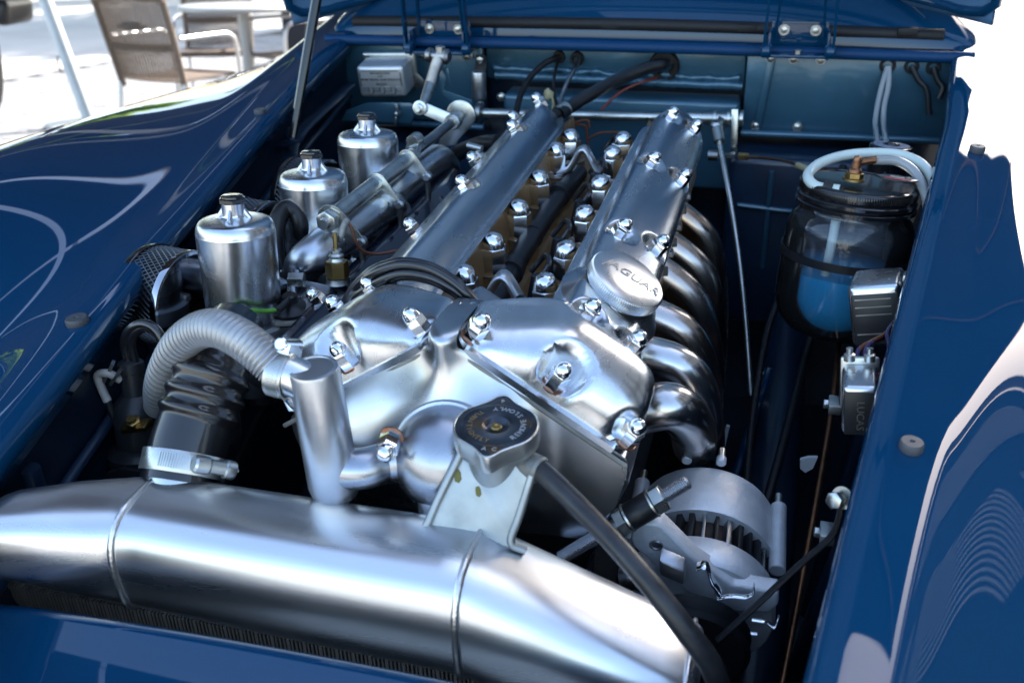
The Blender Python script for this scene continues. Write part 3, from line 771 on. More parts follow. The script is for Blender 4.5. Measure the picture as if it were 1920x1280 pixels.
# ------------------------------------------------------------------ carburettors
def carb(u, v, label):
    top = at(u, v, x=-.276)
    ax = UPR
    t = thing('carburettor', label, 'carburettor', top - ax * .23, 'carburettors along the engine side')
    k = .93
    g = G().hexa(top - ax * .0065, ax, .0250, .0055); g.lathe(top - ax * .0005, ax, [(.0112, -.001), (.0108, .0012), (.0095, .0018), (.0004, .0018)], 24)
    obj('damper_cap', g, M['black'], t)
    pr = [(.0385, -.140), (.0388, -.100), (.0400, -.043), (.0400, -.037), (.0387, -.030), (.0355, -.025), (.029, -.0228), (.018, -.0218), (.0136, -.0210), (.0120, -.0195), (.0116, -.016), (.0116, -.0065), (.0004, -.0065)]
    # finer rounding of the shoulder
    fine = spline([V((a, 0, b)) for a, b in pr[:-1]], 4); pr2 = [(p.x, p.z) for p in fine] + [pr[-1]]
    dash = obj('dashpot', G().lathe(top, ax, pr2, 56), M['alu'], t, smooth=50)
    u_, w_, a_ = basis(ax, (1, -.3, 0))
    for q in range(4):
        ang = math.pi / 2 * q + .5; d = u_ * math.cos(ang) + w_ * math.sin(ang)
        g = G().tube([top - ax * .012 + d * .0100, top - ax * .017 + d * .0126, top - ax * .0220 + d * .0165], [.0018, .0026, .0024], seg=10, n=4)
        obj('neck_web', g, M['alu'], dash, smooth=60)
    b = top - ax * .14
    g = G().lathe(b, ax, [(.030, -.02), (.0435, -.012), (.0445, -.004), (.0445, .004), (.0405, .0055)], 48); obj('dashpot_flange', g, M['cast'], t)
    for q in range(3):
        ang = 2.1 * q + 2.6; d = u_ * math.cos(ang) + w_ * math.sin(ang)
        g = G().lathe(b + d * .041 + ax * .004, ax, [(.006, 0), (.006, .004), (.0052, .006), (.0004, .006)], 14); obj('screw', g, M['zinc'], t)
    g = G().cyl(b + V((-.045, 0, -.045)), b + V((.045, 0, -.040)), .030, seg=32, ch=.002); g.cyl(b - ax * .02, b - ax * .075, .028, .022, seg=28); obj('throttle_body', g, M['castd'], t, bevel=0)
    f = b + V((-.022, -.055, -.055))
    g = G().lathe(f, ax, [(.026, -.05), (.028, -.045), (.028, -.006), (.0295, -.004), (.0295, .004), (.027, .008), (.010, .011), (.0085, .02), (.0004, .021)], 32); fl = obj('float_chamber', g, M['castd'], t)
    g = G(); g.lathe(f + ax * .017, ax, [(.011, 0), (.011, .002)], 20); g.hexa(f + ax * .019, ax, .0165, .008); obj('banjo_bolt', g, M['zinc'], fl)
    # mesh-sided air filter drum behind
    c = top - ax * .118 + V((-.078, .012, 0))
    fax = V((-1, .10, 0)).normalized()
    at_ = thing('air_filter', 'round mesh air filter with chrome rims ' + label.split('|')[0].strip(), 'air filter', c - ax * .07, 'mesh air filters by the carburettors') if False else None
    return t, top
M['castd'] = material('dark_cast_metal', (0.22, 0.23, 0.25), 0.42, 0.9, bump=0.3, bscale=300, noise=0.25, nscale=30)
CB = [carb(435, 368, 'polished carburettor nearest the header tank, beside the ribbed silver hose'),
      carb(583, 285, 'polished carburettor in the middle of three, behind a black looped hose'),
      carb(687, 214, 'polished carburettor nearest the bulkhead, under the large control box')]

def filt(top, label):
    c = top - UPR * .122 + V((-.066, .006, 0)); a = V((-1, .16, .02)).normalized(); u_, w_, _ = basis(a, (0, 0, 1))
    r, wd = .056, .055
    t = thing('air_filter', label, 'air filter', c - V((0, 0, r)), 'mesh air filters by the carburettors')
    for off in (0, wd):
        o = c + a * off
        s = 1 if off else -1
        g = G().lathe(o, a * s, [(r * .985, -.007), (r, -.006), (r, -.001), (r * .985, .001), (r * .93, .0015), (r * .90, -.0005), (.0005, -.0005)], 64); obj('end_plate', g, M['chromed'] if s < 0 else M['black'], t)
    # expanded metal: two families of crossing strands wrapped round the drum
    g = G(); n = 56
    for sgn in (1, -1):
        for k in range(n):
            a0 = 2 * math.pi * k / n; pts = []
            for j in range(5):
                q = j / 4; ang = a0 + sgn * q * .72; rr = r * .955 + (.0006 if sgn > 0 else 0)
                pts.append(c + a * (q * wd) + (u_ * math.cos(ang) + w_ * math.sin(ang)) * rr)
            g.tube(pts, .0008, seg=4, n=1, cap=False)
    obj('wire_mesh', g, M['meshw'], t, kind='stuff')
    g = G().lathe(c + a * .002, a, [(r * .88, 0), (r * .88, wd - .004)], 40); obj('filter_core', g, M['satin'], t)
M['chromed'] = material('chromed_rim', (0.5, 0.51, 0.54), 0.07, 1.0)
M['meshw'] = material('mesh_wire', (0.10, 0.105, 0.11), 0.3, 1.0)
filt(CB[0][1], 'mesh air filter with a bright rim beside the blue wing, front of the row')
filt(CB[1][1], 'mesh air filter seen between the front and middle carburettors')
filt(CB[2][1], 'mesh air filter seen behind the middle carburettor neck')

# ------------------------------------------------------------------ intake pipes
man = thing('intake_manifold', 'polished inlet pipes and casting between carburettors and left cam cover', 'manifold', (-.21, .15, -.16))
def zp(u, v, z): return at(u, v, z=z)
g = G().tube([zp(566, 520, -.072), zp(568, 500, -.045), zp(590, 478, -.030), zp(640, 440, -.024), zp(690, 404, -.022), zp(722, 388, -.026), zp(742, 398, -.045), zp(748, 425, -.08)], [.019, .0215, .0225, .0225, .0225, .022, .020, .019], seg=28, n=8); obj('inlet_pipe', g, M['alub'], man, smooth=60)
g = G().tube([zp(690, 405, -.030), zp(735, 360, -.028), zp(790, 315, -.028), zp(818, 300, -.032), zp(836, 312, -.055), zp(840, 335, -.09)], [.022, .023, .023, .022, .020, .019], seg=28, n=8); obj('inlet_pipe', g, M['alub'], man, smooth=60)
g = G().tube([zp(535, 560, -.06), zp(508, 548, -.058), zp(470, 543, -.062), zp(438, 560, -.085)], [.018, .020, .021, .021], seg=24, n=8); obj('water_elbow', g, M['dome'], man, smooth=60)
c4 = [zp(548, 515, -.042), zp(640, 535, -.038), zp(690, 590, -.045), zp(590, 605, -.05), zp(530, 580, -.055)]
g = G().prism(c4, (0, 0, -.045)); obj('front_casting', g, M['darkalu'], man, bevel=.006, seg=3)
g = G().tube([c4[0] + V((.004, .0, .002)), (c4[0] + c4[4]) / 2 + V((.006, 0, .004)), c4[4] + V((.01, 0, .002))], .006, n=4); obj('casting_rib', g, M['darkalu'], man)
for (u, v, z) in ((553, 523, -.036), (607, 572, -.044)):
    p = zp(u, v, z); 
    if u < 600:
        g = G().hexa(p + V((.012, 0, 0)), (-1, -.2, 0), .015, .018); obj('side_bolt', g, M['zinc'], man)
nut('small', frame(zp(610, 576, -.05), (-.5, -.2, .8)))
# upright stub to the radiator hose, thermostat flange with rubber cap
p = zp(466, 590, -.055)
g = G().lathe(p - V((0, 0, .10)), UPR, [(.0255, 0), (.0255, .060), (.0275, .062), (.0275, .078), (.026, .080), (.026, .094), (.024, .099), (.012, .104), (.0004, .105)], 40); g.lathe(p - V((0, 0, .10)), UPR, [(.0263, .079), (.0268, .081), (.0268, .093), (.0262, .095)], 40)
obj('outlet_stub', g, M['darkalu'], man)
fo = zp(545, 592, -.062)
ring = [fo + V((.042 * math.cos(t) * (1 + .12 * math.cos(2 * t)) + .004 * math.cos(t), .026 * math.sin(t) + .010 * math.cos(t), 0)) for t in [2 * math.pi * k / 32 for k in range(32)]]
g = G().prism(ring, (0, 0, .005)); obj('thermostat_flange', g, M['gasket'], man, bevel=.0015)
g = G().lathe(fo - V((0, 0, .07)), (0, 0, 1), [(.024, 0), (.027, .05), (.028, .069)], 32); obj('thermostat_housing', g, M['castd'], man)
snd = thing('otter_switch', 'black rubber capped switch on pale oval flange with a green wire', 'switch', fo + V((0, 0, .006)))
g = G().lathe(fo + V((.002, 0, .0052)), (0, 0, 1), [(.021, 0), (.0215, .004), (.018, .008), (.012, .011), (.009, .012), (.0085, .019), (.006, .021), (.0004, .021)], 32); obj('rubber_cap', g, M['rubber'], snd)
g = G().tube([fo + V((.002, 0, .022)), zp(532, 572, -.038), zp(518, 583, -.036)], .0038, n=5); obj('wire_boot', g, M['satin'], snd)
g = G().tube([zp(522, 580, -.036), zp(500, 583, -.034), zp(470, 582, -.028), zp(445, 582, -.026), zp(415, 592, -.03)], .0026, n=5); obj('green_wire', g, M['green'], snd)
# brass temperature sender with its capillary
b = zp(634, 530, -.036)
tsd = thing('temperature_sender', 'brass hexagon sender with braided capillary on polished casting', 'sensor', b)
g = G().lathe(b, UPR, [(.0135, 0), (.0125, .003), (.0125, .006)], 28); obj('collar', g, M['steel'], tsd)
g = G().hexa(b + UPR * .006, UPR, .0215, .019, (1, -.6, 0)); obj('hexagon_nut', g, M['brass'], tsd)
g = G().lathe(b + UPR * .025, UPR, [(.0085, 0), (.0075, .003), (.0080, .004), (.0080, .006), (.006, .008), (.006, .012), (.0045, .013), (.0004, .013)], 24); obj('ferrule', g, M['zinc'], tsd)
t0 = b + UPR * .037
g = G().tube([t0, t0 + UPR * .012, t0 + UPR * .018], .0026, n=4); obj('capillary_end', g, M['brass'], tsd)
g = G().tube([t0 + UPR * .016, zp(636, 450, .0), zp(644, 425, .012), zp(650, 415, .014)], .0032, n=5, wave=lambda q, i: 1 + .15 * (i % 2)); obj('braided_sleeve', g, M['tapeg'], tsd)
g = G().tube([zp(649, 414, .014), zp(658, 425, .010), zp(666, 450, -.004), zp(680, 470, -.018), zp(705, 476, -.026), zp(745, 470, -.025)], .0018, n=6); obj('capillary', g, M['wire'], tsd)

# black breather hose looping between the front and middle carburettors
fh = thing('fuel_hose', 'black rubber hose looped beside the front carburettor with brass union', 'hose', zp(520, 525, -.10))
g = G().tube([zp(521, 500, -.055), zp(516, 460, -.03), zp(520, 415, -.005), zp(536, 392, .004), zp(556, 398, .0), zp(566, 430, -.02), zp(568, 470, -.06)], .0105, n=8, seg=16); obj('hose_body', g, M['rubber'], fh, smooth=60)
p = zp(522, 508, -.06); g = G().lathe(p - V((0, 0, .008)), (0, 0, 1), [(.0122, 0), (.0122, .012)], 28); g.box(p + V((.014, -.004, 0)), (.014, .008, .012)); obj('hose_clip', g, M['zinc'], fh)
g = G().lathe(p - V((0, 0, .035)), (0, 0, 1), [(.010, 0), (.010, .012), (.0085, .014), (.0085, .03)], 20); obj('brass_union', g, M['brass'], fh)

# ------------------------------------------------------------------ throttle linkage
lk = thing('throttle_linkage', 'zinc plated throttle shaft with levers above the inlet pipes', 'linkage', zp(700, 350, -.02))
def zl(u, v, z=.012): return at(u, v, z=z)
a, b = zl(618, 412), zl(772, 292)
g = G().cyl(a, b, .0098, seg=24); obj('shaft', g, M['zinc'], lk)
sd_ = (b - a).normalized()
g = G().hexa(a - sd_ * .010, sd_, .022, .010); g.lathe(a - sd_ * .016, sd_, [(.006, 0), (.0065, .006)], 16); obj('end_nut', g, M['zinc'], lk)
def plate(u0, v0, u1, v1, z0, z1, w0, w1, th=.003):
    p, q = zl(u0, v0, z0), zl(u1, v1, z1); d = (q - p).normalized(); n_ = sd_; s_ = n_.cross(d).normalized()
    pts = []
    for k in range(13):
        t = math.pi / 2 + math.pi * k / 12; pts.append(p + d * (w0 * math.cos(t)) + s_ * (w0 * math.sin(t)))
    for k in range(13):
        t = -math.pi / 2 + math.pi * k / 12; pts.append(q + d * (w1 * math.cos(t)) + s_ * (w1 * math.sin(t)))
    obj('lever', G().prism(pts, n_ * th), M['zinc'], lk, bevel=.0006)
    g = G().lathe(q - n_ * .002, n_, [(.004, 0), (.0065, .002), (.0065, .008), (.004, .010), (.0004, .010)], 16); obj('ball_joint', g, M['steel'], lk)
plate(622, 410, 676, 455, .012, -.016, .0165, .006)
plate(707, 345, 748, 385, .012, -.012, .0135, .0045)
plate(764, 300, 800, 333, .012, -.010, .0135, .0045)
for (u, v, z) in ((676, 457, -.02), (748, 387, -.016), (800, 335, -.014)):
    p = zl(u, v, z); g = G().tube([p, p + V((.0, .002, -.02)), p + V((-.004, .004, -.06))], .004, n=3, seg=10); obj('drop_link', g, M['steel'], lk)
p = zl(770, 292); g = G().bar(p + V((0, 0, -.006)), zl(779, 262, .022), .020, .012, sd_); obj('clamp_lug', g, M['zinc'], lk, bevel=.003)
q = zl(779, 263, .024); g = G().lathe(q - sd_ * .01, sd_, [(.0085, 0), (.0092, .001), (.0092, .017), (.008, .018)], 20); obj('clamp_bolt', g, M['zinc'], lk)
c = at(862, 218, y=.50)
g = G().cyl(zl(776, 286), c, .0068, seg=20); obj('cross_rod', g, M['steel'], lk)
g = G().cyl(lerp(zl(776, 286), c, .80), lerp(zl(776, 286), c, .90), .0115, seg=20, ch=.002); obj('rod_collar', g, M['zinc'], lk)
g = G().lathe(c + V((0, .004, 0)), (c - zl(776, 286)), [(.020, 0), (.022, .001), (.022, .004), (.014, .005), (.012, .008), (.0004, .008)], 28); obj('bearing_plate', g, M['zinc'], lk)
g = G().prism([at(*p, y=.51) for p in ((845, 205), (878, 205), (884, 225), (880, 240), (858, 264), (856, 272), (820, 276), (828, 250), (838, 235))], (0, .004, 0)); obj('mounting_plate', g, M['steelb'], lk, bevel=.0008)
g = G().prism([at(*p, y=.56) for p in ((822, 130), (840, 128), (848, 165), (836, 152), (832, 170), (884, 188), (884, 222), (868, 214), (828, 176))], (0, .003, 0)); obj('firewall_bracket', g, M['bay'], lk, bevel=.0006)
a, b = at(789, 201, y=.47), at(852, 228, y=.47)
g = G().bar(a, b, .017, .0035, (0, -1, .3)); g.lathe(a - V((0, .003, 0)), (0, -1, .2), [(.0105, 0), (.0105, .003)], 20); obj('bell_crank', g, M['whitem'], lk, bevel=.0008)
g = G().hexa(a - V((0, .005, 0)), (0, -1, .2), .0125, .006); g.lathe(a - V((0, .011, 0)), (0, -1, .2), [(.004, 0), (.004, .004)], 12); obj('crank_nut', g, M['zinc'], lk)
s1 = at(822, 112, y=.56)
g = G().tube([a + V((.004, -.002, .004)), at(799, 180, y=.49), at(806, 160, y=.51)], [.0055, .0072, .0080], n=4, seg=14); obj('rod_end', g, M['zinc'], lk)
g = G().tube([at(806, 162, y=.51), at(814, 135, y=.535), s1], .0078, seg=14, n=26, wave=lambda q, i: 1 + .16 * (i % 2)); obj('return_spring', g, M['steel'], lk)
g = G().lathe(s1 + V((-.022, .01, .004)), (1, -.2, 0), [(.007, 0), (.011, .004), (.011, .010), (.007, .012), (.007, .02), (.0115, .022), (.0115, .036), (.007, .040), (.0004, .040)], 20); obj('swivel', g, M['steel'], lk)
g = G().hexa(s1 + V((.004, 0, .010)), (.1, 0, 1), .013, .010); obj('swivel_nut', g, M['zinc'], lk)
# cross shaft on the bulkhead with the throttle rod
cs = thing('cross_shaft', 'long steel rod running across the bulkhead behind the engine', 'rod', at(1140, 218, y=.735))
ca, cb2 = at(905, 212, y=.735), at(1385, 223, y=.735)
g = G().cyl(ca, cb2, .0078, seg=20); obj('shaft', g, M['zinc'], cs)
g = G().cyl(lerp(ca, cb2, .80), lerp(ca, cb2, .97), .0098, seg=20, ch=.001); obj('sleeve', g, M['zinc'], cs)
g = G().lathe(ca + V((-.01, 0, 0)), (1, 0, 0), [(.017, 0), (.019, .003), (.019, .009), (.012, .012)], 24); obj('bush', g, M['steel'], cs)
for u in (1336, 1362, 1386):
    p = at(u, 222, y=.735); g = G().lathe(p, (1, 0, 0), [(.009, 0), (.013, .001), (.013, .006), (.009, .007)], 18); obj('collar', g, M['zinc'], cs)
g = G().bar(at(1378, 205, y=.73), at(1376, 292, y=.72), .010, .0025, (0, -1, 0)); obj('drop_lever', g, M['zinc'], cs, bevel=.0006)
g = G().bar(at(1352, 222, y=.725), at(1344, 240, y=.70), .010, .006, (0, -1, 0)); obj('short_lever', g, M['zinc'], cs, bevel=.001)
rd = thing('throttle_rod', 'long thin bright rod dropping from bulkhead shaft into the dark bay', 'rod', at(1408, 720, y=.42))
pts = [at(1344, 242, y=.69), at(1352, 285, y=.66), at(1368, 370, y=.60), at(1385, 480, y=.54), at(1398, 600, y=.48), at(1408, 740, y=.42)]
g = G().tube(pts, [.0045, .0042, .0040, .0038], n=6, seg=10); obj('rod', g, M['zinc'], rd, smooth=60)
g = G().tube([at(1343, 236, y=.695), at(1349, 266, y=.67)], .0085, n=1, seg=12); g.lathe(at(1343, 236, y=.695), (0, -.2, 1), [(.006, -.008), (.010, -.004), (.010, .004), (.006, .008)], 14); obj('rod_socket', g, M['zinc'], rd)
g = G().bar(at(1334, 291, y=.70), at(1378, 291, y=.70), .012, .006); g.cyl(at(1328, 291, y=.69), at(1346, 291, y=.69), .009, seg=14); obj('brake_union', g, M['steel'], car)
bp = thing('brake_pipe', 'thin copper brown pipe with brass unions leading to washer bottle', 'pipe', at(1440, 300, y=.6))
g = G().tube([at(1398, 294, y=.66), at(1440, 297, y=.62), at(1480, 304, y=.56), at(1512, 318, y=.50)], .0024, n=6, seg=8); obj('pipe', g, M['copperd'], bp)
g = G().hexa(at(1384, 293, y=.665), (1, 0, 0), .010, .016); obj('union_nut', g, M['brass'], bp)
g = G().cyl(at(1496, 310, y=.53), at(1514, 318, y=.50), .0045, seg=12); obj('union_nut', g, M['tape'], bp)

# ------------------------------------------------------------------ plug lead bundle over the left cover
pl = thing('plug_leads', 'bundle of shiny black cables lying across the left cam cover', 'cables', at(770, 520, z=.02))
for k in range(6):
    q = k / 5.0
    lift = .050 - .012 * q + .004 * math.sin(k * 2.1)
    pts = [at(640 + 6 * k, 585 + 3 * k, z=-.03), at(652 + 8 * q, 556 + 14 * q, z=.004), at(690 + 12 * q, 512 + 26 * q, z=lift - .014), at(745 + 6 * q, 491 + 28 * q, z=lift), at(800 + 4 * q, 497 + 28 * q, z=lift), at(846 + 2 * q, 522 + 24 * q, z=lift - .008), at(884 - 4 * q, 556 + 16 * q, z=lift - .022), at(918 - 6 * q, 594 + 8 * q, z=lift - .05), at(938 - 8 * q, 630, z=-.05)]
    obj('lead', G().tube(pts, .0042, n=7, seg=12), M['hose'], pl, smooth=60)

# ------------------------------------------------------------------ radiator
ra = thing('radiator', 'long satin aluminium header tank with welded bends and core below', 'radiator', (-.06, -.33, -.60))
YT = -.325
SECS = [(at(18, 998, y=YT - .045), .033, .029), (at(130, 1002, y=YT - .026), .040, .038), (at(283, 1012, y=YT), .047, .048), (at(893, 1122, y=YT), .049, .051), (at(1285, 1300, y=YT + .004), .047, .050)]
SN = 44
def tsec(c, ay, az, dirx=(1, 0, 0)):
    r = []
    for x, z in sup2(3.0, SN): r.append(c + V((0, x * ay, z * az)))
    return r
def sup2(p, N):
    a = np.linspace(0, 2 * math.pi, 1200); c, s_ = np.cos(a), np.sin(a)
    x = np.sign(c) * np.abs(c) ** (2 / p); z = np.sign(s_) * np.abs(s_) ** (2 / p)
    d = np.concatenate([[0], np.cumsum(np.hypot(np.diff(x), np.diff(z)))]); s = np.linspace(0, d[-1], N + 1)[:-1]
    return list(zip(np.interp(s, d, x), np.interp(s, d, z)))
rings = []
def blend(a, b, n, r0=0, r1=1):
    out = []
    for k in range(n + 1):
        t = r0 + (r1 - r0) * k / n
        out.append((a[0].lerp(b[0], t), lerp(a[1], b[1], t), lerp(a[2], b[2], t)))
    return out
A, B, Cc, D, E_ = SECS
path = []
endL = [(A[0] + V((-.016, 0, -.004)), A[1] * .2, A[2] * .2), (A[0] + V((-.0155, 0, -.004)), A[1] * .72, A[2] * .72), (A[0] + V((-.011, 0, -.002)), A[1] * .9, A[2] * .9)]
path += endL + [A] + blend(A, B, 5)[1:] + blend(B, Cc, 6)[1:] + blend(Cc, D, 14)[1:] + blend(D, E_, 10)[1:]
path += [(E_[0] + V((.004, 0, -.002)), E_[1] * .985, E_[2] * .985), (E_[0] + V((.007, 0, -.003)), E_[1] * .95, E_[2] * .95), (E_[0] + V((.0085, 0, -.004)), E_[1] * .90, E_[2] * .90), (E_[0] + V((.0085, 0, -.004)), E_[1] * .4, E_[2] * .4)]
obj('header_tank', G().rings([tsec(*p) for p in path]), M['tank'], ra, smooth=50)
random.seed(11)
for S in (Cc, D):
    pts = [p for p in tsec(S[0], S[1] * 1.005, S[2] * 1.005)]
    pts = [p for p in pts if not (p.y > S[0].y + S[1] * .75)]
    pts.sort(key=lambda p: math.atan2(-(p.y - S[0].y - S[1]), -(p.z - S[0].z)))
    # order from the top round the front to the underside
    pts = sorted(pts, key=lambda p: math.atan2(p.z - S[0].z, -(p.y - S[0].y)), reverse=True)
    g = G().tube(pts[::2], .0031, seg=12, n=5, wave=lambda q, i: (1 + .05 * math.sin(i * .8) + random.uniform(-.04, .04)) * (.35 + .65 * min(1, q * 5, (1 - q) * 5)))
    obj('weld_bead', g, M['weld'], ra, smooth=70)
# seam round the right end cap
g = G(); ec = (E_[0] + V((.0015, 0, -.001)), E_[1] * 1.01, E_[2] * 1.01); rg = tsec(*ec)
g.tube(rg + [rg[0]], .002, seg=8, n=1); obj('end_seam', g, M['weld'], ra, smooth=70)
# core with upright fins
cx0, cx1 = Cc[0].x - .135, E_[0].x - .02
g = G().box(((cx0 + cx1) / 2, YT + .004, -.36), (cx1 - cx0, .06, .33)); obj('core', g, M['satin'], ra)
g = G()
k = 0
while cx0 + k * .0034 < cx1:
    x = cx0 + k * .0034; g.box((x, YT - .034, -.36), (.0014 if k % 4 else .0026, .012, .42)); k += 1
obj('core_fins', g, M['fins'], ra, smooth=0, kind='stuff')
# filler neck and its tapered mount
cc = at(930, 795, z=.006)
up_ = V((0, -.04, 1)).normalized()
nb = cc - up_ * .052
pl4 = [at(795, 990, z=-.068), at(958, 1016, z=-.068), at(1003, 872, z=-.016), at(868, 842, z=-.016)]
nn = (pl4[1] - pl4[0]).cross(pl4[3] - pl4[0]).normalized()
if nn.y > 0: nn = -nn
foot0, foot1 = at(768, 992, z=-.075), at(985, 1032, z=-.075)
outl = spline([foot0, pl4[0], pl4[0].lerp(pl4[3], .35), pl4[3]], 6) + spline([pl4[2], pl4[1].lerp(pl4[2], .35), pl4[1], foot1], 6)
g = G().prism(outl, -nn * .012)
obj('neck_mount', g, M['zincp'], ra, smooth=30, bevel=.002)
for e in (spline([foot0, pl4[0], pl4[0].lerp(pl4[3], .35), pl4[3]], 6), spline([foot1, pl4[1], pl4[1].lerp(pl4[2], .35), pl4[2]], 6)):
    obj('folded_edge', G().tube(e, .0032, seg=10, n=1), M['zincp'], ra, smooth=60)
def onp(u, v):
    r = CR @ V((u - 960.0, v - 640.0, CF)); t = (pl4[0] - CAM).dot(nn) / r.dot(nn); return CAM + r * t
for (u, v, s) in ((858, 892, 1.2), (897, 921, 1)):
    p = onp(u, v); g = G().lathe(p, nn, [(.0035 * s, 0), (.003 * s, .0005), (.0004, .0006)], 9, shape=lambda t, r, h: 1 + .35 * math.sin(2 * t + 1)); obj('stain', g, M['stain'], ra)
g = G().lathe(nb, up_, [(.0235, -.01), (.0235, .028), (.0265, .030), (.0265, .033), (.0305, .034), (.0305, .037), (.027, .040), (.02, .041)], 48); obj('filler_neck', g, M['zincp'], ra)
# pressure cap: two ears, rolled bright rim, dark stamped top
ears = (math.radians(-84), math.radians(96))
RC = .0325
def earf(t):
    e = 0
    for a in ears:
        d = (t - a + math.pi) % (2 * math.pi) - math.pi
        e += .25 * math.exp(-(d / .22) ** 2) - .035 * math.exp(-((abs(d) - .62) / .22) ** 2)
    return 1 + e
cap = obj('pressure_cap', G().lathe(cc - up_ * .016, up_, [(RC * .93, .000), (RC * .985, .001), (RC * 1.0, .003), (RC * 1.0, .0135), (RC * .985, .0155), (RC * .955, .0160), (RC * .94, .0155)], 128, hint=(1, 0, 0), cap0=False, cap1=False, shape=lambda t, r, h: earf(t)), M['zinc'], ra, smooth=45)
g = G().lathe(cc - up_ * .016, up_, [(RC * .945, .0150), (RC * .90, .0153), (RC * .80, .0154), (RC * .795, .0159), (RC * .78, .0159), (RC * .775, .0154), (RC * .34, .0156), (RC * .31, .0150), (RC * .25, .0120), (RC * .17, .0110), (.0004, .0110)], 128, hint=(1, 0, 0), cap0=False, shape=lambda t, r, h: earf(t) if r > RC * .85 else 1.0)
face = obj('cap_face', g, M['capdark'], cap, smooth=45)
g = G().lathe(cc - up_ * .0052, up_, [(.0040, 0), (.0042, .001), (.0042, .0030), (.0034, .0038), (.0022, .0038), (.0018, .0028), (.0004, .0026)], 24); obj('cap_rivet', g, M['brass'], cap)
u_, w_, _a = basis(up_, (1, 0, 0))
def arc_text(txt, a0, step, r, size, out=False, mat='silver'):
    for i, ch in enumerate(txt):
        if ch == ' ': continue
        a = math.radians(a0 + step * i)
        d = u_ * math.cos(a) + w_ * math.sin(a); tdir = -u_ * math.sin(a) + w_ * math.cos(a)
        # letters read anticlockwise with their tops to the centre
        x, y = (tdir, -d)
        m4 = Matrix(((x.x, y.x, up_.x, 0), (x.y, y.y, up_.y, 0), (x.z, y.z, up_.z, 0), (0, 0, 0, 1))); m4.translation = cc - up_ * .0005 + d * r
        lettering('stamped_letter', ch, size, M[mat], cap, m4, .0003)
arc_text('REMOVE', -38, 12.5, RC * .64, .0062)
arc_text('SLOWLY', 44, 12.5, RC * .64, .0062)
arc_text('TURN', 140, 12, RC * .62, .0060, mat='goldletter'); arc_text('TIGHTLY', 194, 12, RC * .62, .0060, mat='goldletter')
arc_text('AC', -91, 14, RC * .92, .0055); arc_text('4', 96, 12, RC * .96, .0060)
# overflow spigot and its rubber hose
sp = at(985, 868, z=-.022)
g = G().cyl(cc + V((.018, -.004, -.030)), sp + V((.004, -.002, -.0)), .0058, seg=16); obj('overflow_spigot', g, M['zinc'], ra)
oh = thing('overflow_hose', 'black rubber hose running from filler neck down across the header tank', 'hose', at(1250, 1120, z=-.10))
p0 = sp + V((.0, 0, 0))
pts = [p0, at(1010, 880, z=-.022), at(1060, 925, z=-.026), at(1135, 1000, z=-.036), at(1215, 1090, z=-.050), at(1285, 1180, z=-.075), at(1335, 1250, z=-.105), at(1360, 1330, z=-.16)]
g = G().tube(pts, [.0092, .0083, .0078, .0078, .0082, .0086], n=8, seg=18); obj('hose_body', g, M['hose2'], oh, smooth=60)
d = (pts[1] - pts[0]).normalized(); g = G().lathe(pts[0] - d * .002, d, [(.0085, 0), (.0105, .001), (.0105, .016), (.009, .018)], 24); obj('hose_ferrule', g, M['ferr'], oh)

# ------------------------------------------------------------------ top radiator hose
th = thing('radiator_hose', 'fat black ribbed radiator hose with a steel worm clamp', 'hose', at(340, 880, y=-.275))
pts = [at(338, 905, y=-.285), at(350, 850, y=-.268), at(365, 800, y=-.252), at(381, 750, y=-.236), at(398, 700, y=-.219), at(416, 655, y=-.20), at(440, 620, y=-.165)]
def ribs(q, i):
    for c in (.42, .53, .64):
        if abs(q - c) < .05: return 1 + .11 * math.cos((q - c) / .05 * math.pi / 2) ** 2
    return 1.0 if q < .5 else (1.0 if q < .74 else .97)
g = G().tube(pts, [.0330, .0325, .0315, .031, .030, .029], n=18, seg=40, wave=ribs); obj('hose_body', g, M['hose'], th, smooth=60)
c0, dd = pts[0].lerp(pts[1], .62), (pts[1] - pts[0]).normalized()
g = G().lathe(c0, dd, [(.0342, -.009), (.0350, -.009), (.0353, -.0085), (.0353, .0085), (.0350, .009), (.0342, .009)], 56, cap0=False, cap1=False); hc = obj('hose_clamp', g, M['zinc'], th)
u2, w2, _ = basis(dd, (1, -.9, .2))
g = G()
for k in range(16):
    a = -.95 + k * .062; d = u2 * math.cos(a) + w2 * math.sin(a); g.box(c0 + d * .0356, (.0012, .0009, .012), d, (-u2 * math.sin(a) + w2 * math.cos(a)), dd)
obj('worm_teeth', g, M['zinc'], th, smooth=0, kind='stuff')
sc = c0 + u2 * .041 + w2 * .004
g = G().lathe(sc - w2 * .012, w2, [(.006, 0), (.0075, .002), (.0075, .012), (.006, .014), (.006, .026), (.008, .027), (.008, .034), (.0070, .0355), (.0004, .0355)], 24); g.box(sc + w2 * .0238, (.0125, .0014, .0016), u2, w2); obj('clamp_screw', g, M['zinc'], hc)
g = G().lathe(pts[0] - dd * .03, dd, [(.0315, 0), (.0300, .02), (.029, .06)], 44, cap0=False); obj('tank_stub', g, M['alu2'], ra)

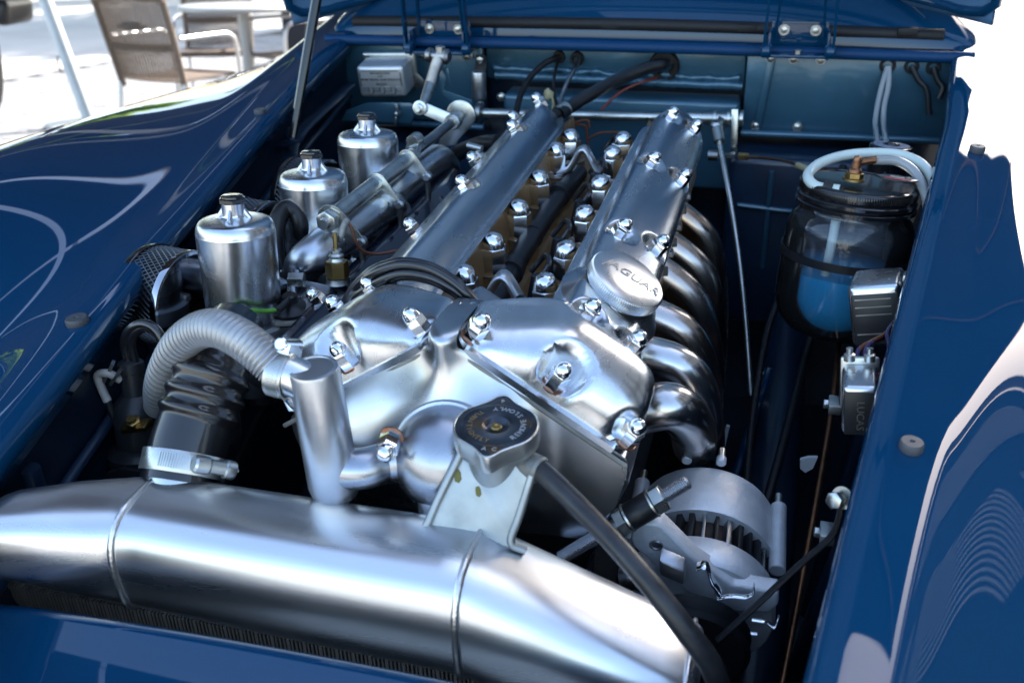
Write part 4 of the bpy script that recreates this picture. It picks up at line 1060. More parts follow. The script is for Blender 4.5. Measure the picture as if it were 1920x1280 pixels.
# ------------------------------------------------------------------ corrugated breather hose
ch = thing('breather_hose', 'ribbed silver breather hose arching from engine elbow into the dark', 'hose', at(400, 660, y=-.24))
pts = [at(520, 692, y=-.284), at(490, 664, y=-.282), at(450, 634, y=-.276), at(410, 616, y=-.266), at(375, 619, y=-.25), at(340, 643, y=-.232), at(314, 684, y=-.212), at(300, 726, y=-.192), at(298, 760, y=-.17)]
g = G().tube(pts, [.0146, .0146, .0145, .0145, .0145, .0142, .0135], n=26, seg=32, wave=lambda q, i: 1 + (.055 if i % 5 < 3 else -.075)); obj('hose_body', g, M['corr'], ch, smooth=70)
c1 = at(530, 702, y=-.2845); d1 = V((-1, .06, .12)).normalized()
g = G().lathe(c1, d1, [(.0165, -.007), (.0180, -.007), (.0180, .007), (.0165, .007)], 48, cap0=False, cap1=False); cl = obj('hose_clamp', g, M['zinc'], ch)
u3, w3, _ = basis(d1, (.2, .6, 1))
g = G()
for k in range(26):
    a = .3 + k * .095; d = u3 * math.cos(a) - w3 * math.sin(a); g.box(c1 + d * .0183, (.001, .0010, .0095), d, -u3 * math.sin(a) - w3 * math.cos(a), d1)
obj('worm_teeth', g, M['zinc'], ch, smooth=0, kind='stuff')
q = c1 + u3 * .0230
g = G().cyl(q - w3 * .016, q + w3 * .014, .0052, seg=18, ch=.001); g.box(q - u3 * .003, (.008, .022, .012), u3, w3, d1); obj('clamp_screw', g, M['chrome'], cl)
q = at(540, 745, y=-.289); g = G().box(q, (.007, .004, .022), (1, 0, .3), (0, 1, 0)); obj('clamp_tail', g, M['chrome'], cl, bevel=.0006)

# ------------------------------------------------------------------ ignition coil in the dark corner
co = thing('ignition_coil', 'black ignition coil with twin looped leads in the dark corner', 'ignition coil', at(262, 880, y=-.17))
cb, ct = at(266, 830, y=-.165), at(246, 690, y=-.150)
cax = (ct - cb).normalized(); L = (ct - cb).length
g = G().lathe(cb, cax, [(.034, -.018), (.0345, -.014), (.0345, -.008), (.0315, -.004), (.0245, .0), (.0235, L * .42), (.020, L * .55), (.0115, L * .66), (.0105, L * .95), (.0125, L * .96), (.0125, L * 1.08), (.0075, L * 1.12), (.0004, L * 1.12)], 36); obj('coil_top', g, M['coilb'], co)
g = G().lathe(cb - cax * .11, cax, [(.027, 0), (.028, .002), (.028, .092), (.0345, .093)], 36); obj('coil_body', g, M['satin'], co)
for k in range(2):
    o = V((.010 * k, 0, 0)); e = ct + cax * .010
    pts = [e + o * .6 - cax * .01, at(234 + 12 * k, 645, y=-.148), at(244 + 12 * k, 618 + 4 * k, y=-.147), at(270 + 6 * k, 607 + 6 * k, y=-.147), at(296 + 4 * k, 622 + 6 * k, y=-.15), at(312 + 2 * k, 668, y=-.155), at(320, 735, y=-.165), at(322, 800, y=-.18)]
    g = G().tube(pts, .0048, n=7, seg=12); obj('coil_lead', g, M['hose'], co)
g = G().tube([at(226, 712, y=-.16), at(204, 700, y=-.165), at(184, 703, y=-.168), at(190, 726, y=-.17), at(202, 752, y=-.172)], .0042, n=6, seg=12); obj('white_sleeve', g, M['sleeve'], co)
g = G().tube([at(202, 750, y=-.172), at(215, 785, y=-.174), at(232, 812, y=-.174)], .0036, n=5, seg=10); obj('dark_wire', g, M['satin'], co)
for (a_, b_) in (((212, 680), (196, 712)), ((228, 690), (208, 718))):
    g = G().bar(at(*a_, y=-.16), at(*b_, y=-.165), .010, .003); obj('terminal_blade', g, M['steel'], co)
p = at(256, 798, y=-.185); g = G().box(p, (.030, .014, .006), (1, 0, .25), (0, 1, .2)); tb = obj('terminal_plate', g, M['brass'], co, bevel=.001)
g = G().hexa(p + V((0, -.002, .003)), (0, -.3, 1), .013, .006); g.lathe(p + V((0, -.004, .008)), (0, -.3, 1), [(.0045, 0), (.0045, .004)], 12); obj('terminal_nut', g, M['brass'], tb)
for (u, v) in ((196, 865), (158, 872), (268, 548), (176, 838)):
    p = at(u, v, y=-.10 if v > 800 else .0); g = G().hexa(p, (1, -.3, .3), .009, .012); obj('bolt', g, M['zinc'], car)
g = G().prism([at(*p, y=-.22) for p in ((190, 905), (200, 886), (225, 878), (270, 886), (292, 880), (292, 912), (200, 925))], (0, .004, 0)); obj('coil_bracket', g, M['satin'], car, bevel=.001)

# ------------------------------------------------------------------ control boxes
def embossed_box(t, c, size, X, Y, Z, mat, bev=.006):
    return obj('cover', G().box(c, size, X, Y, Z), mat, t, bevel=bev, seg=4)
ccx = at(722, 146, y=.725)
reg = thing('control_box', 'silver metal control box with embossed upside down lettering by the bulkhead', 'electrical box', ccx + V((0, .02, -.06)))
Zb = V((-.02, -.10, 1)).normalized(); Xb = V((1, .04, .03)).normalized(); Yb = Zb.cross(Xb)
Wb, Hb, Db = .084, .054, .050
cv = embossed_box(reg, ccx + Yb * .004, (Wb, Db, Hb), Xb, Yb, Zb, M['boxalu'], .007)
g = G().box(ccx + Yb * .034, (Wb + .012, .008, Hb + .012), Xb, Yb, Zb); obj('base_flange', g, M['zinc'], reg, bevel=.006, seg=3)
g = G().prism([ccx + Yb * .030 + Xb * x + Zb * z for x, z in ((.044, .0), (.058, -.016), (.058, -.024), (.050, -.030), (.044, -.030))], Yb * .004); obj('lug', g, M['zinc'], reg, bevel=.001)
fp = ccx - Yb * (Db / 2 - .004)
def face_text(txt, z, size, x=0.0):
    X2, Z2 = -Xb, -Zb
    m4 = Matrix(((X2.x, Z2.x, -Yb.x, 0), (X2.y, Z2.y, -Yb.y, 0), (X2.z, Z2.z, -Yb.z, 0), (0, 0, 0, 1))); m4.translation = fp + Zb * z + Xb * x - Yb * .0002
    lettering('embossed_lettering', txt, size, M['alud'], cv, m4, .0008)
face_text('LUCAS', -.0035, .0062); face_text('CONTROL BOX  MODEL RB106', .0045, .0050); face_text('12 V', .0105, .0046); face_text('MADE IN ENGLAND', .0155, .0040)
g = G()
for (x0, z0, x1, z1) in ((-.033, .0195, .033, .0195), (.036, .0165, .036, -.007), (-.036, .0165, -.036, -.007)):
    g.bar(fp + Xb * x0 + Zb * z0, fp + Xb * x1 + Zb * z1, .0016, .0022, Yb)
for x in (-.020, .0, .020):
    pts = [fp + Xb * (x - .004) + Zb * -.009, fp + Xb * (x - .004) + Zb * -.017, fp + Xb * x + Zb * -.0205, fp + Xb * (x + .004) + Zb * -.017, fp + Xb * (x + .004) + Zb * -.009]
    g.tube(pts, .0011, n=4, seg=6)
for z in (-.0105, -.0145):
    for x in (-.030, -.010, .010, .030): g.bar(fp + Xb * (x - .005) + Zb * z, fp + Xb * (x + .005) + Zb * z, .0014, .0022, Yb)
obj('embossed_ribs', g, M['steel'], cv, kind='stuff')
tray = thing('battery_tray_cover', 'shiny dark panel with a wing nut below the control box', 'panel', at(725, 215, y=.70))
g = G().prism([at(*p, y=.70) for p in ((690, 192), (770, 193), (780, 206), (770, 232), (640, 226), (650, 206))], (0, .006, -.003)); obj('panel', g, M['bay'], tray, bevel=.001)
p = at(746, 212, y=.695); g = G().lathe(p, (0, -1, .1), [(.006, 0), (.005, .004), (.0035, .010), (.0004, .011)], 14)
for s in (-1, 1): g.box(p + V((s * .002, -.007, s * .011)), (.004, .006, .014), (1, 0, s * .2), (0, 1, 0))
obj('wing_nut', g, M['zinc'], tray, bevel=.001)
cn = thing('suppressor', 'small bright metal cylinder clipped to the bulkhead', 'capacitor', at(899, 185, y=.77))
a, b = at(899, 184, y=.77), at(897, 134, y=.77); ad = (b - a).normalized(); La = (b - a).length
g = G().lathe(a, ad, [(.009, -.002), (.0118, 0), (.0125, .002), (.0125, La - .003), (.0115, La - .0005), (.0004, La - .0005)], 32); obj('can', g, M['cast2'], cn)
g = G().prism([at(*p, y=.783) for p in ((892, 104), (908, 104), (912, 112), (912, 182), (898, 186), (890, 140))], (0, .002, 0)); obj('clip', g, M['satin'], cn)
p = at(901, 112, y=.781); g = G().hexa(p, (0, -1, 0), .010, .005); obj('clip_bolt', g, M['zinc'], cn)
g = G().cyl(a - ad * .012, a - ad * .002, .004, seg=12); obj('tail', g, M['satin'], cn)

# regulator and relay on the near side inner wing
fb = thing('fuse_regulator', 'silver topped metal box with black ribbed face beside washer bottle', 'electrical box', at(1640, 640, y=.115))
Xf, Yf, Zf = V((.97, -.10, .22)).normalized(), None, None
Zf = (UPR + V((.10, .05, 0))); Zf = (Zf - Xf * Zf.dot(Xf)).normalized(); Yf = Zf.cross(Xf)
c = at(1648, 574, y=.125)
cvf = obj('cover', G().box(c, (.050, .078, .064), Xf, Yf, Zf), M['alu2'], fb, bevel=.006, seg=4)
g = G().box(c - Yf * .0392 - Zf * .003, (.044, .002, .052), Xf, Yf, Zf); rf = obj('ribbed_face', g, M['coilb'], fb, bevel=.001)
for z in (.018, .010, .002, -.018):
    g = G().box(c - Yf * .0405 + Zf * z - Xf * .002, (.034, .0012, .0012), Xf, Yf, Zf); obj('face_rib', g, M['steel'], rf)
p = c + Xf * .031 + Zf * .028; g = G().box(p, (.010, .022, .010), Xf, Yf, Zf); g.hexa(p + Zf * .002 - Yf * .012, -Yf, .011, .006); obj('lug', g, M['zinc'], fb, bevel=.001)
g = G()
for k in range(5): g.box(c + Xf * .0275 - Yf * .025 + Zf * (.012 - .010 * k), (.006, .010, .006), Xf, Yf, Zf)
obj('terminal_strip', g, M['zinc'], fb, bevel=.0008, kind='stuff')
rl = thing('relay', 'small silver relay box with wires on top and embossed lettering', 'electrical box', at(1610, 800, y=-.07))
c2 = at(1612, 748, y=-.065)
Xr = V((.95, -.02, .10)).normalized(); Zr = (UPR + V((.12, .0, 0))); Zr = (Zr - Xr * Zr.dot(Xr)).normalized(); Yr = Zr.cross(Xr)
cvr = obj('cover', G().box(c2, (.030, .052, .046), Xr, Yr, Zr), M['alu2'], rl, bevel=.005, seg=4)
g = G().box(c2 - Yr * .0262 - Zr * .002, (.026, .0012, .040), Xr, Yr, Zr); obj('dark_face', g, M['coilb'], rl, bevel=.0005)
g = G().box(c2 + Yr * .029 + Zr * .004, (.034, .006, .050), Xr, Yr, Zr); obj('base_plate', g, M['zinc'], rl, bevel=.003)
m4 = Matrix(((-Zr.x, Xr.x, -Yr.x, 0), (-Zr.y, Xr.y, -Yr.y, 0), (-Zr.z, Xr.z, -Yr.z, 0), (0, 0, 0, 1))); m4.translation = c2 - Yr * .0270 - Zr * .004
lettering('embossed_lettering', 'LUCAS', .009, M['steel'], cvr, m4, .0004)
for dx in (-.009, .008):
    p = c2 + Yr * .026 + Zr * .026 + Xr * dx; g = G().lathe(p, Zr, [(.005, 0), (.005, .006), (.003, .007), (.003, .012)], 14); obj('terminal', g, M['zinc'], rl)
p = c2 + Xr * .019 + Zr * .012 + Yr * .01; g = G().box(p, (.008, .012, .016), Xr, Yr, Zr); obj('red_terminal', g, M['redd'], rl, bevel=.001)
wr = thing('wiring_loom', 'thin purple and brown wires looping above small silver relay', 'wires', at(1650, 660, y=.0))
for k, (a_, m_, z_) in enumerate((((1608, 690), 'purple', 0), ((1620, 690), 'purple', 1), ((1603, 700), 'wire', 2), ((1656, 690), 'purple', 3))):
    pts = [at(*a_, y=-.035), at(a_[0] + 2 + 3 * k, 655 - 4 * (k % 2), y=-.02), at(1640 + 8 * k, 640 - 6 * k, y=.01), at(1676 + 3 * k, 622 - 10 * k, y=.06), at(1682 + 2 * k, 590 - 10 * k, y=.09)]
    g = G().tube(pts, .0020, n=6, seg=8); obj('wire', g, M[m_], wr)
g = G().tube([at(1672, 600, y=.09), at(1684, 606, y=.07), at(1688, 630, y=.05), at(1680, 655, y=.03)], .0016, n=6, seg=6); obj('wire', g, M['wire'], wr)

# ------------------------------------------------------------------ washer bottle
wb = thing('washer_bottle', 'glass washer bottle of blue fluid with black ribbed lid', 'bottle', at(1575, 640, y=.33))
lc = at(1611, 342, y=.35)
ax = (UPR + V((.06, 0.0, 0))).normalized()
RL = .0705
def J(h): return lc + ax * h
g = G().lathe(J(-.030), ax, [(RL * .96, 0), (RL * 1.01, .002), (RL * 1.01, .006), (RL * .97, .008), (RL * 1.0, .010), (RL * 1.0, .014), (RL * .965, .016), (RL * .975, .018), (RL * .975, .028), (RL * .95, .030), (RL * .90, .031), (RL * .88, .0295), (.0004, .0295)], 96)
lid = obj('lid', g, M['black'], wb, smooth=45)
u4, w4, _ = basis(ax, (1, 0, 0)); g = G()
for k in range(150):
    a = 2 * math.pi * k / 150; d = u4 * math.cos(a) + w4 * math.sin(a); g.box(J(-.007) + d * RL * .977, (.0012, .0012, .009), d, -u4 * math.sin(a) + w4 * math.cos(a), ax)
obj('lid_knurl', g, M['black'], lid, smooth=0, kind='stuff')
jp = [(.0004, -.190), (.044, -.190), (.060, -.184), (.070, -.170), (.0755, -.150), (.0765, -.125), (.0765, -.072), (.0755, -.056), (.071, -.044), (.066, -.037), (.0640, -.033), (.0640, -.026)]
jp = [(p.x, p.z) for p in spline([V((a, 0, b)) for a, b in jp], 4)]
inn = [(max(.0004, r - .0025), h + (.003 if r < .05 else 0)) for r, h in jp][::-1]
obj('glass_jar', G().lathe(J(0), ax, jp + inn, 64, cap0=False, cap1=False), M['glass'], wb, smooth=60)
fl = [(max(.0004, r - .0032), h + .004) for r, h in jp if h < -.112]
fl = fl + [(fl[-1][0], -.107), (fl[-1][0] - .001, -.1065), (.0004, -.1065)]
obj('washer_fluid', G().lathe(J(0), ax, fl, 64, cap0=False, cap1=False), M['fluid'], wb, smooth=50)
g = G().lathe(J(-.088), ax, [(.0772, -.005), (.0790, -.005), (.0790, .005), (.0772, .005)], 64, cap0=False, cap1=False); obj('retaining_strap', g, M['satin'], wb)
g = G().tube([J(-.03) + V((-.022, -.048, 0)), J(-.07) + V((-.022, -.048, 0)), J(-.150) + V((-.023, -.045, 0))], .0055, n=3, seg=14); obj('dip_tube', g, M['whitehose'], wb)
f0 = at(1600, 338, y=.335)
g = G().lathe(f0, ax, [(.0130, 0), (.0130, .002), (.0126, .0025)], 28); g.hexa(f0 + ax * .0025, ax, .0185, .007); obj('brass_outlet', g, M['brass'], wb)
g = G().lathe(f0 + ax * .009, ax, [(.008, 0), (.0075, .004), (.0055, .006), (.0055, .012)], 20); g.tube([f0 + ax * .018, f0 + ax * .026, at(1612, 304, y=.34), at(1628, 301, y=.345), at(1645, 300, y=.35)], .0045, n=6, seg=12); obj('elbow_union', g, M['copperd'], wb)
g = G().tube([at(1574, 356, y=.305), at(1555, 354, y=.307), at(1530, 349, y=.312), at(1516, 336, y=.325), at(1518, 322, y=.345), at(1540, 305, y=.37), at(1580, 292, y=.39), at(1630, 287, y=.40), at(1685, 290, y=.40), at(1725, 306, y=.385), at(1748, 335, y=.36), at(1756, 380, y=.335), at(1758, 420, y=.33)], .0062, n=7, seg=14); obj('white_tube', g, M['whitehose'], wb, smooth=60)
g = G().tube([at(1640, 300, y=.35), at(1680, 302, y=.36), at(1710, 318, y=.355), at(1728, 345, y=.34), at(1738, 380, y=.325), at(1742, 425, y=.32)], .0058, n=7, seg=14); obj('clear_tube', g, M['cleart'], wb, smooth=60)
g = G().cyl(at(1543, 349, y=.3075), at(1560, 354, y=.306), .0070, seg=16); g.cyl(at(1560, 354, y=.306), at(1580, 360, y=.303), .0052, seg=14); obj('black_fitting', g, M['rubber'], wb)
bc = at(1682, 336, y=.325); 
X5 = (u4 * -.97 + w4 * .1); X5 = (X5 - ax * X5.dot(ax)).normalized(); Y5 = ax.cross(X5)
g = G().prism([bc + X5 * (.021 * math.cos(a) * (1.15 if k in (0, 4) else 1)) + Y5 * (.017 * math.sin(a)) for k, a in enumerate([2 * math.pi * k / 8 for k in range(8)])], ax * .002); bdg = obj('badge', g, M['badge'], lid, bevel=.0005)
m4 = Matrix(((X5.x, Y5.x, ax.x, 0), (X5.y, Y5.y, ax.y, 0), (X5.z, Y5.z, ax.z, 0), (0, 0, 0, 1)))
def bt(txt, y, s, mat):
    m = m4.copy(); m.translation = bc + ax * .0021 + Y5 * y; lettering('printed_text', txt, s, M[mat], bdg, m, .0001)
g = G().prism([bc + ax * .0019 + X5 * x + Y5 * y for x, y in ((-.015, .003), (.015, .003), (.013, .0085), (.007, .0118), (-.007, .0118), (-.013, .0085))], ax * .0003); obj('red_field', g, M['red'], bdg)
bt('TRICO', .0062, .0058, 'silver'); bt('SCREEN', -.0008, .0045, 'silver'); bt('WASHER', -.0060, .0040, 'silver')
# reservoir behind it
br = thing('brake_reservoir', 'black lidded fluid reservoir just behind the washer bottle', 'reservoir', at(1672, 300, y=.52))
rc = at(1672, 271, y=.52)
g = G().lathe(rc - ax * .014, ax, [(.026, -.06), (.026, -.002), (.0275, 0), (.0285, .004), (.0285, .010), (.0275, .0125), (.0245, .0130), (.0240, .0122), (.010, .0125), (.0085, .016), (.006, .017), (.0004, .017)], 44); obj('reservoir_lid', g, M['black'], br)
g = G().lathe(rc - ax * .0013, ax, [(.0235, 0), (.0235, .0012), (.012, .0014), (.0118, 0)], 44, cap0=False, cap1=False); obj('printed_ring', g, M['ring'], br)
for k in range(2):
    g = G().tube([fw(1664 + 3 * k, 126, YF - .012), fw(1654 + 12 * k, 160, YF - .03), fw(1645 + 13 * k, 200, YF - .05), fw(1641 + 16 * k, 235, YF - .08), at(1646 + 16 * k, 268, y=.62), at(1652 + 16 * k, 300, y=.58)], .0042, n=6, seg=12); obj('clear_tube', g, M['cleart'], br, smooth=60)

# ------------------------------------------------------------------ alternator
al = thing('alternator', 'grey cast alternator with black slotted middle beside the engine', 'alternator', at(1330, 1100, y=-.12))
YR = -.045
pc = at(1332, 866, y=YR); RA = .070
ac = pc - V((.0, 0, RA))
aax = V((.03, -1, -.10)).normalized()        # rear to front
def Rg(d): return ac + aax * d
g = G().lathe(Rg(0), aax, [(RA * .80, -.004), (RA * .95, -.002), (RA, .006), (RA, .058), (RA * .985, .060), (RA * .90, .060)], 72); obj('rear_cover', g, M['altern'], al)
g = G().lathe(Rg(.058), aax, [(RA * .78, 0), (RA * .78, .040)], 60); core = obj('stator', g, M['statr'], al)
u6, w6, _ = basis(aax, (0, 0, 1))
for k in range(34):
    a = 2 * math.pi * k / 34; d = u6 * math.cos(a) + w6 * math.sin(a); tg = -u6 * math.sin(a) + w6 * math.cos(a)
    g = G().box(Rg(.077) + d * RA * .84, (.012, .0052 if k % 3 else .003, .036), d, tg, aax); obj('stator_fin', g, M['satin'] if k % 4 else M['steel'], core, bevel=.0006)
g = G().lathe(Rg(.094), aax, [(RA * .9, 0), (RA * .985, 0), (RA, .002), (RA, .026), (RA * .96, .030), (RA * .6, .034), (.012, .036), (.0004, .036)], 72); obj('front_bracket', g, M['altern'], al)
# front plate with its adjuster ear
e1, e2 = at(1228, 985, y=-.165), at(1448, 1098, y=-.165)
pts = []
d = (e2 - e1).normalized(); n6 = V((0, -1, 0)); s6 = d.cross(n6).normalized()
if s6.z < 0: s6 = -s6
for k in range(13): a = math.pi / 2 + math.pi * k / 12; pts.append(e1 + d * (.019 * math.cos(a)) + s6 * (.019 * math.sin(a)))
Ld = (e2 - e1).length
for (q, h) in ((.25, -.028), (.5, -.036), (.8, -.032), (1.05, -.012), (1.06, .0), (1.0, .012), (.7, -.003), (.35, .003)): pts.append(e1 + d * (Ld * q) + s6 * h)
g = G().prism(pts, (0, -.016, -.004)); fpl = obj('front_plate', g, M['altern'], al, bevel=.003, seg=3)
p = e1 + V((0, -.0165, -.006)) + d * .004; g = G().lathe(p, (0, -1, -.2), [(.0062, 0), (.0058, .0012), (.0045, .0012), (.004, .0002), (.0004, .0002)], 20); obj('rivet', g, M['steel'], fpl)
for a in (2.2, 3.0, .62, .0, -1.05, 1.25):
    dd6 = u6 * math.cos(a - 1.5) + w6 * math.sin(a - 1.5)
for ang in (-62, 68, 8, -18):
    a = math.radians(ang); dd6 = V((math.sin(a), 0, math.cos(a)))
    q = ac + dd6 * (RA + .004)
    big = abs(ang) > 50
    g = G().cyl(q + aax * (.0 if big else -.004), q + aax * (.085 if big else .004), .0078 if big else .005, seg=18, ch=.001); obj('bolt_boss', g, M['altern'], al)
    g = G().cyl(q - aax * .016, q + aax * .002, .0035, seg=12); obj('through_bolt', g, M['zinc'], al)
# spring clips and spade terminals on the nose
for pts, w in ((((1308, 1062), (1325, 1060), (1336, 1090), (1350, 1110), (1340, 1105)), .006), (((1345, 1120), (1372, 1116), (1398, 1118), (1412, 1112), (1414, 1096)), .0028), (((1410, 1160), (1436, 1165), (1452, 1175), (1460, 1155)), .0025), (((1388, 1184), (1420, 1186)), .0025)):
    g = G().tube([at(u, v, y=-.20) for u, v in pts], w, n=5, seg=8, flat=.35); obj('spring_clip', g, M['chrome'], al)
g = G().prism([at(*p, y=-.20) for p in ((1236, 1050), (1284, 1072), (1282, 1098), (1236, 1078))], (0, .012, .006)); obj('bright_bracket', g, M['steelb'], al, bevel=.002)
g = G().tube([at(1168, 1085, y=-.20), at(1190, 1082, y=-.20), at(1215, 1088, y=-.20)], .011, n=6, seg=14); obj('clip_tube', g, M['steel'], al)
g = G().lathe(at(1300, 1180, y=-.20), aax, [(.045, 0), (.05, .004), (.04, .012), (.05, .020), (.045, .024), (.012, .024)], 40); obj('pulley', g, M['satin'], al)
# adjuster
aj = thing('alternator_adjuster', 'threaded steel adjuster rod with black spacer and plated nuts', 'adjuster', at(1170, 985, y=-.20))
a, b = at(1050, 1046, y=-.215), at(1290, 903, y=-.175)
ad = (b - a).normalized(); Lr = (b - a).length
n_ = 150
pf = []
for k in range(n_ + 1): pf.append((.0062 if k % 2 else .0053, Lr * k / n_))
g = G().lathe(a, ad, [(.0004, 0)] + pf + [(.0045, Lr + .001), (.0004, Lr + .001)], 24); obj('threaded_rod', g, M['steelb'], aj, smooth=50)
g = G().lathe(a + ad * (Lr * .52), ad, [(.0115, 0), (.0122, .001), (.0122, Lr * .2), (.0115, Lr * .2 + .001)], 28); obj('spacer', g, M['rubber'], aj)
for q, h in ((.455, .010), (.735, .011)):
    g = G().hexa(a + ad * (Lr * q), ad, .0215, h); g.lathe(a + ad * (Lr * q + (h if q < .6 else -.0018)), ad, [(.0130, 0), (.0130, .0018)], 28); obj('nut', g, M['zinc'], aj)
# thin black stay across the bay
st = thing('radiator_stay', 'thin black stay bar from inner wing down towards the radiator', 'stay', at(1440, 1100, y=-.24))
pts = [at(1577, 938, y=-.20), at(1574, 968, y=-.205), at(1556, 1008, y=-.21), at(1500, 1058, y=-.225), at(1420, 1132, y=-.245), at(1345, 1200, y=-.262)]
g = G().tube(pts, .0052, n=6, seg=10, flat=.5); obj('bar', g, M['satin'], st)
g = G().hexa(at(1572, 936, y=-.205), (-.5, -.7, .3), .012, .008); g.lathe(at(1572, 936, y=-.205) + V((.004, .006, -.002)), (-.5, -.7, .3), [(.009, 0), (.009, .002)], 18); obj('stay_bolt', g, M['zinc'], st)

# ------------------------------------------------------------------ hoses and cables at the bulkhead
mh = thing('heater_hose', 'thick black hose from bulkhead grommet down to engine with bright clip', 'hose', at(1130, 165, y=.70))
g = G().tube([fw(1252, 122, YF + .01), fw(1244, 122, YF - .02), at(1215, 128, y=.76), at(1160, 150, y=.72), at(1110, 176, y=.67), at(1070, 200, y=.63), at(1048, 215, y=.60)], .0105, n=8, seg=16); obj('hose_body', g, M['hose'], mh, smooth=60)
g = G().tube([at(1062, 204, y=.622), at(1046, 214, y=.605)], .012, n=1, seg=16); obj('clip', g, M['zinc'], mh)
g = G().tube([at(1046, 214, y=.60), at(1030, 224, y=.585), at(1016, 236, y=.57)], .009, n=5, seg=14); obj('hose_tail', g, M['rubber'], mh)
cbk = thing('black_cable', 'slim black cable curving from upper bulkhead grommet behind engine', 'cable', at(985, 170, y=.72))
g = G().tube([fw(1048, 108, YF + .01), fw(1040, 110, YF - .01), at(1018, 122, y=.77), at(992, 148, y=.74), at(974, 185, y=.70), at(966, 225, y=.66), at(960, 245, y=.64)], .0052, n=7, seg=12); obj('cable', g, M['rubber'], cbk, smooth=60)
gck = thing('speedo_cable', 'grey cable with a yellowed tape knot hanging from bulkhead grommet', 'cable', at(1050, 180, y=.75))
g = G().tube([fw(1084, 110, YF), at(1079, 128, y=.77), at(1066, 150, y=.745), at(1054, 178, y=.72), at(1048, 205, y=.69)], .0035, n=6, seg=10); obj('cable', g, M['steel'], gck)
g = G().tube([fw(1046, 116, YF), at(1040, 140, y=.77), at(1038, 165, y=.75), at(1042, 190, y=.72), at(1052, 222, y=.66)], .0028, n=6, seg=10); obj('cable', g, M['satin'], gck)
random.seed(5)
g = G().lathe(at(1030, 178, y=.735), (.3, -.5, .4), [(.003, -.006), (.0085, -.003), (.0095, .002), (.005, .006), (.0004, .007)], 9, shape=lambda t, r, h: 1 + .3 * math.sin(3 * t + h * 400)); g.tube([at(1034, 178, y=.732), at(1040, 192, y=.73), at(1036, 206, y=.725)], [.004, .0062, .003], n=4, seg=7, flat=.5); obj('tape_knot', g, M['tape'], gck)
rw = thing('red_wire', 'thin reddish wire beside the thick hose at the bulkhead', 'wire', at(1160, 190, y=.74))
g = G().tube([fw(1232, 146, YF - .004), at(1205, 154, y=.775), at(1165, 172, y=.76), at(1135, 198, y=.745), at(1128, 207, y=.74)], .0022, n=6, seg=8); obj('wire', g, M['redw'], rw)
g = G().tube([at(835, 300, y=.53), at(870, 282, y=.50), at(905, 270, y=.47), at(935, 268, y=.45)], .012, n=6, seg=16); obj('vacuum_hose', g, M['rubber'], eng, smooth=60)
p = at(893, 290, y=.40); g = G().lathe(p, (.6, -.35, -.5), [(.0095, 0), (.0095, .02)], 20); g.cyl(p + V((-.012, .002, .012)), p + V((.010, -.004, .010)), .0045, seg=14); obj('small_clip', g, M['zinc'], eng)
# pale odds and ends low in the shadow on the exhaust side
for pts in (((1362, 798), (1368, 800), (1352, 870), (1342, 872)), ((1330, 790), (1336, 790), (1325, 850), (1318, 850))):
    g = G().prism([at(*p, y=.28) for p in pts], (0, .004, 0)); obj('chassis_strip', g, M['white'], car)
g = G().tube([at(1442, 690, y=.36), at(1420, 760, y=.33), at(1395, 840, y=.30), at(1375, 905, y=.27)], .006, n=5, seg=8); obj('chassis_edge', g, M['paint'], car)
g = G().prism([at(*p, y=.0) for p in ((1500, 862), (1516, 858), (1533, 858), (1524, 878), (1510, 886), (1500, 878))], (0, .004, 0)); obj('pale_tab', g, M['tab'], car)
g = G().bar(at(1336, 686, y=.35), at(1358, 690, y=.35), .012, .006); obj('bright_stud', g, M['zinc'], car)

# ------------------------------------------------------------------ dim structure low in the bay
for s in (-1, 1):
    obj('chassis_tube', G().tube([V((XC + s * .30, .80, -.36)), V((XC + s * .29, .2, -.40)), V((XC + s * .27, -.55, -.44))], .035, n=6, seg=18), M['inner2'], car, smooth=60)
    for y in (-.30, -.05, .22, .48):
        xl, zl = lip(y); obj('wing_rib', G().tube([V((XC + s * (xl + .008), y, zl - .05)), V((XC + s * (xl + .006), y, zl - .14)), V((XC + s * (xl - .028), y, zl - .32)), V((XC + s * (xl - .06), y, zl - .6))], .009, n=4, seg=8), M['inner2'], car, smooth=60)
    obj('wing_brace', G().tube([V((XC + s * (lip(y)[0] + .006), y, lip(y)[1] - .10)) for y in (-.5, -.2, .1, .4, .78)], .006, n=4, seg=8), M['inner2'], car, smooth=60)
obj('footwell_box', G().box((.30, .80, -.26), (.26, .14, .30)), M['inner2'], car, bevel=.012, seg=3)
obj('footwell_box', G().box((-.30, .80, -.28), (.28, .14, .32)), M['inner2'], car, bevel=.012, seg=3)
obj('footwell_seam', G().tube([V((.19, .727, -.19)), V((.30, .725, -.195)), V((.42, .727, -.19))], .004, n=3, seg=8), M['bay'], car)
obj('footwell_seam', G().tube([V((.24, .727, -.30)), V((.24, .726, -.22)), V((.24, .727, -.13))], .004, n=3, seg=8), M['bay'], car)
for k, (pts, r, m) in enumerate((([(.36, .70, -.14), (.35, .45, -.18), (.34, .2, -.22), (.31, -.1, -.28), (.28, -.35, -.33)], .0035, 'copperd'),
                                 ([(.345, .68, -.10), (.33, .5, -.20), (.30, .3, -.30), (.27, .1, -.36)], .006, 'satin'),
                                 ([(.30, .60, -.20), (.26, .45, -.26), (.25, .2, -.30), (.26, -.05, -.34)], .005, 'rubber'),
                                 ([(-.36, .5, -.16), (-.34, .2, -.20), (-.30, -.1, -.24), (-.26, -.3, -.28)], .0045, 'satin'),
                                 ([(-.30, .72, -.2), (-.26, .3, -.32), (-.22, -.1, -.42)], .016, 'steel'))):
    obj('bay_pipe', G().tube([V(p) for p in pts], r, n=6, seg=10), M[m], car, smooth=60)
